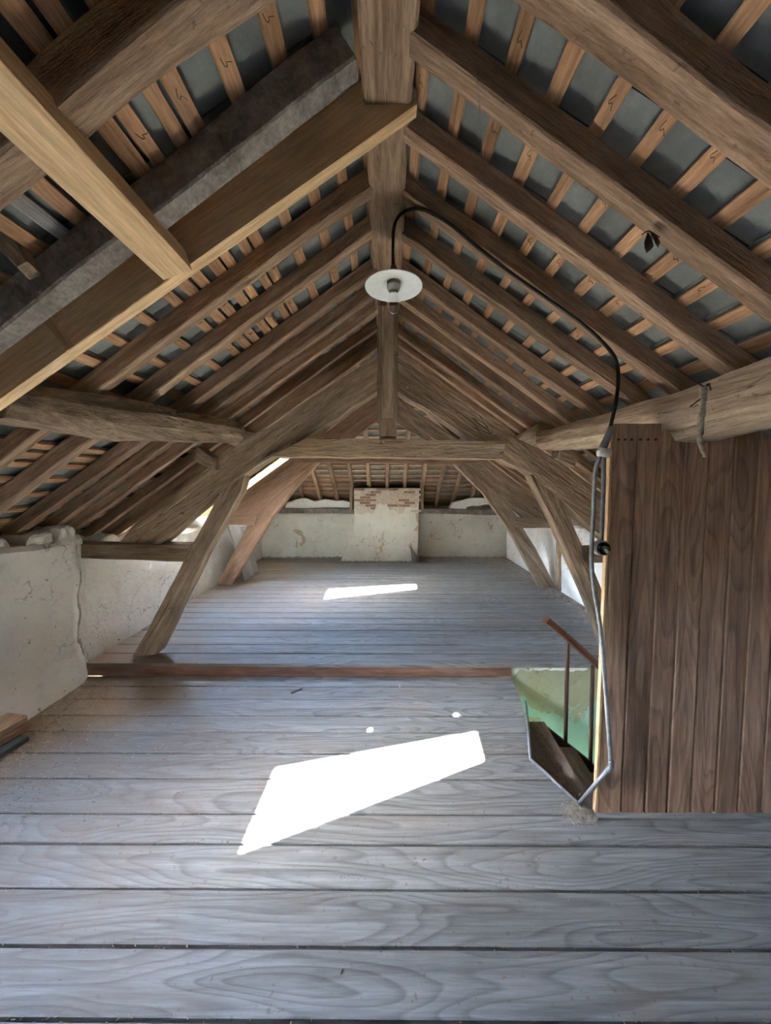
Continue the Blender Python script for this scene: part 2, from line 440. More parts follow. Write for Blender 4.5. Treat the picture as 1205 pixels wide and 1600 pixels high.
def polybeam(name, pts, y0, y1, mat, parent=None, axis=None, rough=0.004, sub=0.12):
    """Beam given by its outline (x, z) seen from the front; runs from depth y0 to y1. Local X along `axis`."""
    pts = [Vector((p[0], p[1])) for p in pts]
    # refine outline
    ring = []
    for i, p in enumerate(pts):
        q = pts[(i + 1) % len(pts)]; n = max(1, int((q - p).length / sub))
        for k in range(n): ring.append(p.lerp(q, k / n))
    cen = sum(ring, Vector((0, 0))) / len(ring)
    if axis is None:
        best = max(((pts[(i + 1) % len(pts)] - pts[i]) for i in range(len(pts))), key=lambda e: e.length); axis = best
    ax = Vector((axis[0], axis[1])).normalized()
    X = Vector((ax.x, 0, ax.y)); Y = Vector((0, 1, 0)); Z = X.cross(Y)
    m = Matrix((X, Y, Z)).transposed().to_4x4(); m.translation = Vector((cen.x, y0, cen.y))
    inv = m.inverted(); n = len(ring); vs = []
    sd = random.random() * 50
    for ly in (y0, y0 + (y1 - y0) * 0.06, y1):
        for p in ring:
            s = 0.93 if ly == y0 else 1.0
            k = p if ly != y0 else p
            dirv = (p - cen)
            pp = p - dirv.normalized() * (0.006 if ly == y0 else 0)
            nx = noise.noise(Vector((pp.x * 5, pp.y * 5, sd))) * rough * 2
            nz = noise.noise(Vector((pp.x * 5 + 9, pp.y * 5, sd + 3))) * rough * 2
            vs.append(inv @ Vector((pp.x + nx, ly, pp.y + nz)))
    fs = [tuple(range(n)), tuple(range(3 * n - 1, 2 * n - 1, -1))]
    for r in range(2):
        for k in range(n):
            a, b = r * n + k, r * n + (k + 1) % n
            fs.append((b, a, a + n, b + n))
    o = obj(name, vs, fs, mat, parent, mtx=m)
    bm = bmesh.new(); bm.from_mesh(o.data); bmesh.ops.recalc_face_normals(bm, faces=bm.faces); bm.to_mesh(o.data); bm.free()
    return o

BOXF = [(0, 3, 2, 1), (4, 5, 6, 7), (0, 1, 5, 4), (1, 2, 6, 5), (2, 3, 7, 6), (3, 0, 4, 7)]
def boxv(x0, x1, y0, y1, z0, z1):
    return [(x0, y0, z0), (x1, y0, z0), (x1, y1, z0), (x0, y1, z0), (x0, y0, z1), (x1, y0, z1), (x1, y1, z1), (x0, y1, z1)]
def box(name, a, b, mat, parent=None):
    cx, cy, cz = [(p + q) / 2 for p, q in zip(a, b)]
    return obj(name, boxv(a[0] - cx, b[0] - cx, a[1] - cy, b[1] - cy, a[2] - cz, b[2] - cz), BOXF, mat, parent, mtx=Matrix.Translation((cx, cy, cz)))

def catmull(pts, n=8):
    pts = [Vector(p) for p in pts]; out = []
    P = [pts[0]] + pts + [pts[-1]]
    for i in range(1, len(P) - 2):
        for k in range(n):
            t = k / n; a, b, c, d = P[i - 1], P[i], P[i + 1], P[i + 2]
            out.append(0.5 * ((2 * b) + (c - a) * t + (2 * a - 5 * b + 4 * c - d) * t * t + (3 * b - a - 3 * c + d) * t ** 3))
    out.append(pts[-1]); return out

def tube(name, pts, r, mat, parent=None, sides=8, r1=None, smooth=True, wob=0.0):
    pts = [Vector(p) for p in pts]; n = len(pts); r1 = r if r1 is None else r1
    vs, fs = [], []; prev = None
    for i, p in enumerate(pts):
        t = (pts[min(i + 1, n - 1)] - pts[max(i - 1, 0)]).normalized()
        if prev is None:
            a = Vector((0, 0, 1)) if abs(t.z) < 0.9 else Vector((1, 0, 0))
            prev = (a - t * a.dot(t)).normalized()
        prev = (prev - t * prev.dot(t)).normalized(); b = t.cross(prev)
        rr = r + (r1 - r) * i / max(1, n - 1)
        for k in range(sides):
            an = 2 * math.pi * k / sides
            q = rr * (1 + wob * noise.noise(Vector((i * 0.7, k * 1.3, r * 900))))
            vs.append(p + prev * math.cos(an) * q + b * math.sin(an) * q)
    for i in range(n - 1):
        for k in range(sides):
            a = i * sides + k; c = i * sides + (k + 1) % sides
            fs.append((a, c, c + sides, a + sides))
    fs.append(tuple(range(sides - 1, -1, -1))); fs.append(tuple((n - 1) * sides + k for k in range(sides)))
    c0 = pts[0]
    return obj(name, [v - c0 for v in vs], fs, mat, parent, smooth, mtx=Matrix.Translation(c0))

def lathe(name, prof, mat, loc, parent=None, n=28, rot=None):
    vs, fs = [], []
    for (r, z) in prof:
        for k in range(n):
            a = 2 * math.pi * k / n; vs.append((r * math.cos(a), r * math.sin(a), z))
    for i in range(len(prof) - 1):
        for k in range(n):
            a = i * n + k; b = i * n + (k + 1) % n
            fs.append((a, b, b + n, a + n))
    m = Matrix.Translation(loc)
    if rot is not None: m = m @ rot
    return obj(name, vs, fs, mat, parent, True, mtx=m)

def patchwork(name, boxes, mat, parent=None, mtx=None):
    """Several box-like hexahedra joined in one mesh; each given as 8 corners."""
    vs, fs = [], []
    for b in boxes:
        k = len(vs); vs += b
        fs += [tuple(k + i for i in f) for f in BOXF]
    return obj(name, vs, fs, mat, parent, mtx=mtx)

def roof_z(x, ap): return ap - SL * abs(x)

# ================================================================== FLOORS
floor = obj('floor', boxv(XL - 0.02, 0.72, -2.98, STEP_Y, -0.10, -0.034), BOXF, 'stairwood')
tag(floor, 'weathered grey wooden floorboards of the lower attic floor', kind='structure')
hole = [(1.03, STEP_Y + 0.01), (0.985, 2.47), (0.838, 1.97), (0.961, 1.684), (1.013, 1.62)]     # stair opening, left edge
def hole_x(y):
    if y > hole[0][1] or y < hole[-1][1]: return None
    for (xa, ya), (xb, yb) in zip(hole, hole[1:]):
        if yb <= y <= ya: return xb + (xa - xb) * (y - yb) / (ya - yb)
    return hole[-1][0]
seams = [STEP_Y, 2.679, 2.517, 2.332, 2.175, 1.998, 1.821, 1.62, 1.479, 1.308, 1.137, 0.972, 0.80, 0.63, 0.46, 0.29, 0.12,
         -0.05, -0.3, -0.6, -0.9, -1.2, -1.5, -1.8, -2.1, -2.4, -2.7, -2.97]
G = 0.0048
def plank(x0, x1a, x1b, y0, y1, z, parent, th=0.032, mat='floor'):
    """x1a at the near edge y0, x1b at the far edge y1"""
    cx, cy = (x0 + max(x1a, x1b)) / 2, (y0 + y1) / 2
    dz = random.uniform(-0.0015, 0.0015); n = max(4, int((x1a - x0) / 0.35)); vs, fs = [], []
    e = 0.0022
    for i in range(n + 1):
        t = i / n
        xa, xb = x0 + (x1a - x0) * t, x0 + (x1b - x0) * t
        wv = noise.noise(Vector((xa * 0.9, y0 * 3, 2))) * 0.0022
        wa = noise.noise(Vector((xa * 1.4, y0 * 5, 7))) * 0.0012; wb = noise.noise(Vector((xa * 1.4, y1 * 5, 9))) * 0.0012
        ya, yb = y0 + G + wa, y1 - G + wb
        vs += [(xa - cx, ya - cy, -th), (xb - cx, yb - cy, -th), (xb - cx, yb - cy, dz + wv - e), (xb - cx, yb - e * 2 - cy, dz + wv), (xa - cx, ya + e * 2 - cy, dz + wv), (xa - cx, ya - cy, dz + wv - e)]
    for i in range(n):
        for k in range(6):
            a, b = i * 6 + k, i * 6 + (k + 1) % 6
            fs.append((a, b, b + 6, a + 6))
    fs.append((5, 4, 3, 2, 1, 0)); fs.append(tuple(n * 6 + k for k in range(6)))
    return obj('plank', vs, fs, mat, parent, mtx=Matrix.Translation((cx, cy, z)))
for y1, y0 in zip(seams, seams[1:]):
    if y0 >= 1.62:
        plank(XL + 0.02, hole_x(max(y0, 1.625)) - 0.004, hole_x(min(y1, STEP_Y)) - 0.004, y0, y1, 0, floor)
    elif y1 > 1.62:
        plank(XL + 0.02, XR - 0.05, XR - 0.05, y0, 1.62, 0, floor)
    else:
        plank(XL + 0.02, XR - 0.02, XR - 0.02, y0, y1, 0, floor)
obj_b = obj('floor_base', boxv(0.72, XR, -2.98, 1.60, -0.10, -0.034), BOXF, 'stairwood', floor)
# the odd plank that closes the gap left of the opening between y 1.62 and 1.642
up_floor = obj('floor_platform', boxv(XL - 0.02, XR + 0.02, STEP_Y + 0.03, END_Y, -0.02, UP_Z - 0.034), BOXF, 'stairwood')
tag(up_floor, 'dusty grey floorboards of the raised far attic floor', kind='structure')
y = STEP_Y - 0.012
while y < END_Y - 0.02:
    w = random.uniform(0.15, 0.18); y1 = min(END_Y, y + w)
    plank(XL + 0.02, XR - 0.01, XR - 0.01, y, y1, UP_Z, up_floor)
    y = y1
trim1 = obj('trim_1', boxv(-1.78, 1.78, 0, 0.028, 0.0, UP_Z - 0.034), BOXF, 'riser', mtx=Matrix.Translation((-0.755, STEP_Y - 0.008, 0.001)))
tag(trim1, 'red-brown wooden riser board under the edge of the raised floor', kind='structure')

# ================================================================== WALLS
def wall_side(name, xin, s, top, mat, y0, y1, bulge=None):
    """s = -1 left, +1 right. top(y) height of the inner edge."""
    nz = 36; vs, fs = [], []
    yl = []; yy = y0
    while yy < y1:
        yl.append(yy); yy += 0.011 if 2.68 < yy < 2.96 else 0.06
    yl.append(y1); ny = len(yl) - 1
    for yy in yl:
        tp = top(yy)
        row = []
        for k in range(nz + 1):
            zz = -0.1 + (tp + 0.1) * k / nz
            q = Vector((yy * 1.7, zz * 1.7, s * 3))
            dx = noise.noise(q) * 0.022 + noise.noise(q * 3.1) * 0.010
            if bulge: dx += bulge(yy, zz)
            rnd = 0.03 if k == nz else 0
            row.append((xin - s * dx + s * rnd, yy, zz))
        row.append((xin + s * 0.20, yy, tp + noise.noise(Vector((yy * 4, 5, s))) * 0.02 + 0.02))
        row.append((s * 3.02, yy, roof_z(3.02, AC) + 0.02))
        row.append((s * 3.15, yy, roof_z(3.02, AC) + 0.02)); row.append((s * 3.15, yy, -0.1))
        vs += row
    n = nz + 5
    for i in range(ny):
        for k in range(n - 1):
            a = i * n + k
            fs.append((a, a + 1, a + 1 + n, a + n) if s > 0 else (a, a + n, a + n + 1, a + 1))
    return obj(name, vs, fs, mat, smooth=False)
def top_left(yy):
    if yy < 2.86: return 1.17 + noise.noise(Vector((yy * 3, 1, 1))) * 0.06
    return 1.0 + noise.noise(Vector((yy * 2.5, 4, 1))) * 0.03
def bulge_left(yy, zz):
    d = 0.0
    edge = 2.80 + noise.noise(Vector((zz * 4, 0, 0))) * 0.04 + noise.noise(Vector((zz * 17, 3, 0))) * 0.018
    if yy < edge: d += 0.045 * min(1, (edge - yy) / 0.09) ** 0.6
    cw = 0.012 + 0.010 * noise.noise(Vector((zz * 9, 8, 0)))
    if abs(yy - edge) < cw: d -= 0.07
    if yy < 2.8 and zz < 0.25: d += 0.05 * (0.25 - zz) / 0.25        # flared foot of the plaster
    return d
wl = wall_side('wall_left', XL, -1, top_left, 'plaster', -3.0, END_Y + 0.05, bulge_left)
tag(wl, 'lumpy off-white plastered low wall on the left with a vertical crack', kind='structure')
wr = wall_side('wall_right', XR, 1, lambda yy: 1.06 + noise.noise(Vector((yy * 2.5, 9, 1))) * 0.03, 'plaster_white', -3.0, END_Y + 0.05)
tag(wr, 'low whitewashed wall on the right lit bluish by daylight', kind='structure')
# end wall
def wall_end():
    nx, nz = 110, 12; vs, fs = [], []
    for i in range(nx + 1):
        xx = -3.05 + 6.1 * i / nx
        tp = 1.02 + noise.noise(Vector((xx * 2, 2, 2))) * 0.02
        for k in range(nz + 1):
            zz = 0.0 + tp * k / nz
            q = Vector((xx * 1.8, zz * 1.8, 11)); d = noise.noise(q) * 0.03 + noise.noise(q * 3) * 0.012
            vs.append((xx, END_Y + d, zz))
        vs.append((xx, END_Y + 0.25, tp + 0.02)); vs.append((xx, 7.52, AC - SL * 3.02 + 0.02)); vs.append((xx, 7.62, 1.1)); vs.append((xx, 7.62, 0))
    n = nz + 5
    for i in range(nx):
        for k in range(n - 1):
            a = i * n + k; fs.append((a, a + n, a + n + 1, a + 1))
    return obj('wall_end', vs, fs, 'plaster_end')
we = tag(wall_end(), 'cracked whitewashed low end wall behind the chimney', kind='structure')
wb = obj('wall_back', [(-3.1, -3, -0.1), (3.1, -3, -0.1), (3.1, -3, 1.05), (0, -3, 3.3), (-3.1, -3, 1.05),
                       (-3.1, -3.3, -0.1), (3.1, -3.3, -0.1), (3.1, -3.3, 1.05), (0, -3.3, 3.3), (-3.1, -3.3, 1.05)],
         [(0, 1, 2, 3, 4), (9, 8, 7, 6, 5), (0, 5, 6, 1), (1, 6, 7, 2), (2, 7, 8, 3), (3, 8, 9, 4), (4, 9, 5, 0)], 'plaster')
tag(wb, 'plastered gable wall at the near end of the attic', kind='structure')
# stone infill on the near left wall head, between the rafter feet
for k, (yy, w, zt) in enumerate(((1.92, 0.20, 1.30), (2.22, 0.21, 1.27), (2.50, 0.19, 1.27), (2.72, 0.14, 1.30), (3.12, 0.20, 1.16))):
    vs, fs = [], []
    bm = bmesh.new(); bmesh.ops.create_icosphere(bm, subdivisions=3, radius=1.0)
    for v in bm.verts:
        p = v.co; n_ = noise.noise(p * 1.3 + Vector((k * 9, 0, 0))) * 0.26 + noise.noise(p * 3.7 + Vector((k * 9, 2, 0))) * 0.16
        v.co = Vector((max(-0.8, min(0.8, p.x * 1.2)) * 0.13, max(-0.85, min(0.85, p.y * 1.3)) * w / 1.7, max(-0.8, min(0.8, p.z * 1.25)) * 0.12)) * (1 + n_)
    me = bpy.data.meshes.new('infill_stone'); bm.to_mesh(me); bm.free(); me.materials.append(M['plaster'])
    inst('infill_stone', me, Matrix.Translation((XL - 0.10, yy, zt - 0.13)), wl)
# end-wall wall plate, in two lengths, and plaster lumps on it
timber('wall_plate', (-2.6, END_Y - 0.02, 1.055), (-0.62, END_Y - 0.02, 1.05), 0.10, 0.11, 'rafter_grey', we)
timber('wall_plate', (0.64, END_Y - 0.02, 1.05), (2.6, END_Y - 0.02, 1.02), 0.10, 0.11, 'rafter_grey', we)
def lump(name, loc, size, mat, parent, seed, sub=3, amp=0.25):
    bm = bmesh.new(); bmesh.ops.create_icosphere(bm, subdivisions=sub, radius=1.0)
    for v in bm.verts:
        p = v.co.copy(); k = 1 + noise.noise(p * 1.6 + Vector((seed * 7.3, seed, 0))) * amp + noise.noise(p * 4 + Vector((seed, 3, 0))) * amp * 0.4
        v.co = Vector((p.x * size[0] * k, p.y * size[1] * k, p.z * size[2] * k))
    me = bpy.data.meshes.new(name); bm.to_mesh(me); bm.free(); me.materials.append(M[mat])
    me.polygons.foreach_set('use_smooth', [True] * len(me.polygons))
    return inst(name, me, Matrix.Translation(loc), parent)
def px(pts, yy): return [(UY(u, v, yy).x, UY(u, v, yy).z) for u, v in pts]
polybeam('mortar_patch', px([(444, 794), (448, 786), (462, 780), (478, 778), (492, 783), (508, 780), (520, 783), (535, 781), (548, 786), (550, 794)], END_Y + 0.04), END_Y + 0.02, END_Y + 0.16, 'plaster_white', we, rough=0.012, sub=0.04, axis=(1, 0))
polybeam('mortar_patch', px([(703, 793), (708, 785), (722, 781), (738, 779), (762, 778), (770, 786), (745, 791), (728, 792), (731, 803), (714, 804), (719, 796)], END_Y - 0.04), END_Y - 0.05, END_Y + 0.10, 'plaster_white', we, rough=0.012, sub=0.04, axis=(1, 0))
# green stairwell wall under the raised floor
gw = obj('wall_stairwell', boxv(0.96, XR + 0.05, STEP_Y + 0.02, STEP_Y + 0.10, -2.6, UP_Z - 0.036), BOXF, 'green')
tag(gw, 'flaking green painted wall of the stairwell below the raised floor', kind='structure')
wc = []
for k in range(9):                               # white plaster chipped along its top
    a = 0.97 + k * 0.085
    wc.append([(a, STEP_Y + 0.012, 0.075), (a + 0.086, STEP_Y + 0.012, 0.075), (a + 0.086, STEP_Y + 0.022, 0.075), (a, STEP_Y + 0.022, 0.075)])
vs, fs = [], []
xs = [0.965 + 0.02 * k for k in range(36)]
for k, xx in enumerate(xs):
    dep = 0.028 + 0.02 * noise.noise(Vector((xx * 14, 0, 0))) + (0.13 * max(0, 1 - (xx - 0.965) / 0.14))
    vs += [(xx, STEP_Y + 0.012, UP_Z - 0.037), (xx, STEP_Y + 0.012, UP_Z - 0.037 - max(0.006, dep)), (xx, STEP_Y + 0.021, UP_Z - 0.037), (xx, STEP_Y + 0.021, UP_Z - 0.037 - max(0.006, dep))]
for k in range(len(xs) - 1):
    a = k * 4; fs += [(a, a + 1, a + 5, a + 4), (a + 1, a + 3, a + 7, a + 5)]
obj('plaster_edge', vs, fs, 'plaster_white', gw)
gl = obj('wall_stairwell_side', boxv(0.60, 0.70, 1.5, STEP_Y + 0.1, -2.6, -0.10), BOXF, 'green'); tag(gl, 'left wall of the stairwell below the floor', kind='structure')
gn = obj('wall_stairwell_front', boxv(0.60, XR + 0.05, 1.50, 1.60, -2.6, -0.10), BOXF, 'plaster'); tag(gn, 'front wall of the stairwell below the panelled partition', kind='structure')
gf = obj('floor_below', boxv(0.5, XR + 0.3, 1.4, STEP_Y + 0.2, -2.7, -2.6), BOXF, 'stairwood'); tag(gf, 'floor at the foot of the stairwell', kind='structure')
gr = obj('wall_stairwell_end', boxv(XR + 0.05, XR + 0.15, 1.5, STEP_Y + 0.1, -2.6, 0.0), BOXF, 'plaster'); tag(gr, 'far right wall of the stairwell', kind='structure')

# ================================================================== ROOF
# patch corners seen on the floors give the roof-light openings (sun direction above)
def to_slate(px, py, z0):
    A = AP + 0.238
    x = (px - SDX * (A - z0)) / (1 + SDX * SL)
    z = A + SL * x - z0
    return x, py - SDY * z
W1 = [to_slate(*q, 0.0) for q in ((-0.649, 1.436), (0.564, 1.957), (0.578, 2.187), (-0.637, 1.893))]     # near-low, near-high, far-high, far-low
W2 = [to_slate(*q, UP_Z) for q in ((-0.821, 4.413), (0.424, 4.861), (0.427, 5.116), (-0.839, 4.855))]
def rect_of(W, m=0.03): return (min(p[0] for p in W) - m, max(p[0] for p in W) + 0.17, min(p[1] for p in W) - m, max(p[1] for p in W) + 0.075)
H1, H2 = rect_of(W1), rect_of(W2)
H3 = (-2.86, -1.52, 5.12, 5.80)                  # frosted roof light between the trusses at the far end
def chip(u, v, r=0.02):
    p = UZ(u, v, 0.0); x, yy = to_slate(p.x, p.y, 0.0); return (x - r, x + r, yy - r, yy + r)
H4 = (-2.30, -1.55, -0.75, 0.10)                  # unseen frosted roof light, added to brighten near floor and partition
H5, H6 = chip(589, 1137, 0.019), chip(722, 1114, 0.019)     # chips missing from two slates
HOLES = {-1: [H1, H2, H3, H4, H5, H6], 1: []}
def in_holes(s, x, yy, mx=0.0, my=0.0):
    for h in HOLES[s]:
        if h[0] - mx < x < h[1] + mx and h[2] - my < yy < h[3] + my: return h
    return None

ceil = {}
YN = -3.02
for s, nm in ((-1, 'left'), (1, 'right')):
    bx = sorted({0.0, EAVE} | {abs(v) for h in HOLES[s] for v in h[:2]})
    boxes = []
    for xa, xb in zip(bx, bx[1:]):
        xm = (xa + xb) / 2
        cuts = sorted((h[2], h[3]) for h in HOLES[s] if h[0] < s * xm < h[1])
        ys = [YN]
        for c0, c1 in cuts: ys += [c0, c1]
        for k in range(0, len(ys), 2):
            y0 = ys[k]
            ends = (ys[k + 1],) * 2 if k + 1 < len(ys) else (YA + xa, YA + xb)
            c = []
            for ap in (AC, AC + 0.05):
                q = [(s * xa, y0, roof_z(xa, ap)), (s * xb, y0, roof_z(xb, ap)), (s * xb, ends[1], roof_z(xb, ap)), (s * xa, ends[0], roof_z(xa, ap))]
                if s < 0: q = [q[1], q[0], q[3], q[2]]
                c += q
            boxes.append(c)
    ceil[s] = patchwork('ceiling_' + nm, boxes, 'shell')
    tag(ceil[s], f'{nm} roof slope of rafters, orange laths and dark grey slates', kind='structure')
c = []
for ap in (AC, AC + 0.05):
    c += [(-EAVE, YA + EAVE, ap - SL * EAVE), (EAVE, YA + EAVE, ap - SL * EAVE), (0.001, YA, ap), (-0.001, YA, ap)]
ceil[0] = patchwork('ceiling_end', [c], 'shell')
tag(ceil[0], 'hipped end roof slope of rafters and laths above the chimney', kind='structure')

# rafters ----------------------------------------------------------
RY = [-0.62, -0.32, -0.02, 0.28, 0.56, 0.874, 1.181, 1.485, 1.786, 2.076, 2.437, 2.766, 3.015, 3.389, 3.631, 3.95, 4.28, 4.6, 4.92, 5.24, 5.56, 5.88, 6.2, 6.55]
LY = [-1.1, 0.25, 0.867, 1.195, 1.765, 2.055, 2.435, 2.695, 2.965, 3.285, 3.51, 4.20, 4.5, 4.92, 5.84, 6.2, 6.55]
RD = 0.088                                        # rafter depth square to the slope
def rafter(s, yy, w, xa, xb, mat, bow=0, rough=0.006, prof=None, dd=RD):
    za, zb = roof_z(xa, AP), roof_z(xb, AP)
    off = Vector((s * SP, 0, CP)) * (dd / 2 - (dd - RD))
    p0 = Vector((s * xa, yy + w / 2, za)) + off; p1 = Vector((s * xb, yy + w / 2, zb)) + off
    return timber('rafter', p0, p1, w, dd, mat, ceil[s], up=Vector((s * SP, 0, CP)), rough=rough, bow=bow, cham=0.08, prof=prof, seg=18)
for k, yy in enumerate(RY):
    xa = max(0.03, yy + 0.08 - YA); w = 0.10 if abs(yy - 0.874) < 0.01 else random.uniform(0.066, 0.078)
    rafter(1, yy, w, xa, 2.95, 'rafter', random.uniform(-0.012, 0.012), 0.009 if w > 0.09 else 0.005)
for k, yy in enumerate(LY):
    xa = max(0.03, yy + 0.08 - YA); w = random.uniform(0.066, 0.078); xb = 2.95; mat = 'rafter'
    if abs(yy - 0.867) < 0.01: w, xb = 0.10, 1.06
    if abs(yy - 1.195) < 0.01: w, xa, mat = 0.080, 0.12, 'rafter_grey'
    rafter(-1, yy, w, xa, xb, mat, random.uniform(-0.012, 0.012), 0.010 if w > 0.09 else 0.006, dd=0.12 if w in (0.10, 0.080) else (0.165 if yy == 3.51 else RD))
# short jacks each side of the roof lights
rafter(-1, 0.56, 0.07, 0.03, 1.04, 'rafter')
for xx in [k * 0.34 - 2.72 for k in range(17)]:   # rafters of the hip end
    ya = YA + max(abs(xx) + 0.06, 0.1)
    if ya > 7.25: continue
    off = Vector((0, SP, CP)) * (RD / 2)
    p0 = Vector((xx, ya, AP - SL * (ya - YA))) + off; p1 = Vector((xx, 7.42, AP - SL * (7.42 - YA))) + off
    timber('rafter', p0, p1, 0.07, RD, 'rafter', ceil[0], up=Vector((0, SP, CP)), seg=8, rough=0.004)
for s in (-1, 1):                                 # hip rafters
    timber('hip_rafter', (s * 0.05, YA + 0.05, AP - 0.02), (s * 2.9, YA + 2.9, AP - SL * 2.9 - 0.02), 0.10, 0.15, 'oak_red', ceil[0], seg=14)

# laths ------------------------------------------------------------
def lath_mesh(L, w=0.052, th=0.017):
    n = 6; vs, fs = [], []; sd = random.random() * 40
    for i in range(n + 1):
        t = i / n; b = noise.noise(Vector((t * 3, sd, 0))) * 0.006
        vs += [(t * L, -w / 2 + b, 0), (t * L, w / 2 + b, 0), (t * L, w / 2 + b, th), (t * L, -w / 2 + b, th)]
    for i in range(n):
        for k in range(4):
            a, b = i * 4 + k, i * 4 + (k + 1) % 4; fs.append((a + 4, b + 4, b, a))
    fs.append((0, 1, 2, 3)); fs.append(tuple(n * 4 + k for k in (3, 2, 1, 0)))
    return vs, fs
lath_x = {1: [0.13 + 0.136 * k for k in range(21)], -1: [0.08 + 0.136 * k for k in range(21)]}
lath_x[-1] = sorted(lath_x[-1] + [0.685, 0.82, 0.955, 2.05])
def lath(s, x, y0, y1, w=0.052):
    if y1 - y0 < 0.06: return
    vs, fs = lath_mesh(y1 - y0, w)
    X = Vector((0, 1, 0)); Z = Vector((s * SP, 0, CP)); Y = Z.cross(X)
    m = Matrix((X, Y, Z)).transposed().to_4x4(); m.translation = Vector((s * x, y0, roof_z(x, AL)))
    obj('lath', vs, fs, 'lath', ceil[s], mtx=m)
for s in (-1, 1):
    for x in lath_x[s]:
        jx = x + random.uniform(-0.006, 0.006)
        segs = []; y0 = -0.75; yend = YA + x - 0.04
        for h in sorted((h if h not in (H5, H6) else (h[0], h[1] + 0.08, h[2], h[3] + 0.06) for h in HOLES[s] if h[0] - 0.03 < s * x < h[1] + (0.11 if h in (H5, H6) else 0.03)), key=lambda h: h[2]):
            if h[3] < y0: continue
            segs.append((y0, h[2] - 0.01)); y0 = h[3] + 0.01
        segs.append((y0, yend))
        for a, b in segs: lath(s, jx, a, b, random.uniform(0.045, 0.058))
for k in range(24):
    d = 0.12 + 0.122 * k
    if d > 2.95: break
    vs, fs = lath_mesh(2 * d, 0.042)
    X = Vector((1, 0, 0)); Z = Vector((0, SP, CP)); Y = Z.cross(X)
    m = Matrix((X, Y, Z)).transposed().to_4x4(); m.translation = Vector((-d, YA + d, AL - SL * d))
    obj('lath', vs, fs, 'lath', ceil[0], mtx=m)
for xa, xb in ((-1.75, -0.68), (0.66, 1.05)):      # closely set laths low on the hip end
    for k in range(5):
        d = 2.16 + 0.061 * 2 * k
        vs, fs = lath_mesh(xb - xa, 0.03)
        m = Matrix((X, Y, Z)).transposed().to_4x4(); m.translation = Vector((xa, YA + d, AL - SL * d))
        obj('lath', vs, fs, 'lath', ceil[0], mtx=m)

# slates -----------------------------------------------------------
PITCH_X = 0.136; SW = 0.303
me_slate = bpy.data.meshes.new('slate')
sl_len = PITCH_X / CP * 1.10
me_slate.from_pydata(boxv(-SW / 2 + 0.0035, SW / 2 - 0.0035, -sl_len / 2, sl_len / 2, 0, 0.006), [], BOXF); me_slate.materials.append(M['slate'])
def slate_mtx(s, xc, yc, tilt=0.05):
    X = Vector((0, 1, 0)); Z = Vector((s * SP, 0, CP)); Y = Z.cross(X)
    m = Matrix((X, Y, Z)).transposed().to_4x4(); m.translation = Vector((s * xc, yc, roof_z(xc, AS + 0.003)))
    return m @ Matrix.Rotation(tilt * (1 if s < 0 else -1), 4, 'X')
for s in (-1, 1):
    far = []
    x00 = 0.13 if s > 0 else 0.08
    for r in range(-1, 21):
        xc = x00 + PITCH_X * (r + 0.5)
        if xc < 0.03 or xc > 2.9: continue
        y = 0.91 + (SW / 2 if r % 2 else 0) - SW * 6
        while y < YA + xc - 0.12:
            bad = any(h[0] - 0.055 < s * xc < h[1] + 0.055 and h[2] - SW / 2 < y < h[3] + SW / 2 for h in HOLES[s])
            if not bad:
                m = slate_mtx(s, xc, y, random.uniform(0.035, 0.06)) @ Matrix.Rotation(random.uniform(-0.006, 0.006), 4, 'Z')
                vis = y > 0.7 and (y < 3.05) and xc < 2.62
                if vis: inst('slate', me_slate, m, ceil[s])
                elif y > -0.8: far.append([m @ v.co for v in me_slate.vertices])
            y += SW
    o = patchwork('slate_field', far, 'slate', ceil[s]); o['kind'] = 'stuff'
far = []
for k in range(24):
    d = 0.06 + 0.122 * k
    if d > 2.9: break
    X = Vector((1, 0, 0)); Z = Vector((0, SP, CP)); Y = Z.cross(X)
    x = -d + (0.15 if k % 2 else 0)
    while x < d:
        m = Matrix((X, Y, Z)).transposed().to_4x4(); m.translation = Vector((x, YA + d + 0.06, AS - SL * (d + 0.06)))
        far.append([m @ Matrix.Rotation(-0.04, 4, 'X') @ v.co for v in me_slate.vertices]); x += SW
o = patchwork('slate_field', far, 'slate', ceil[0]); o['kind'] = 'stuff'

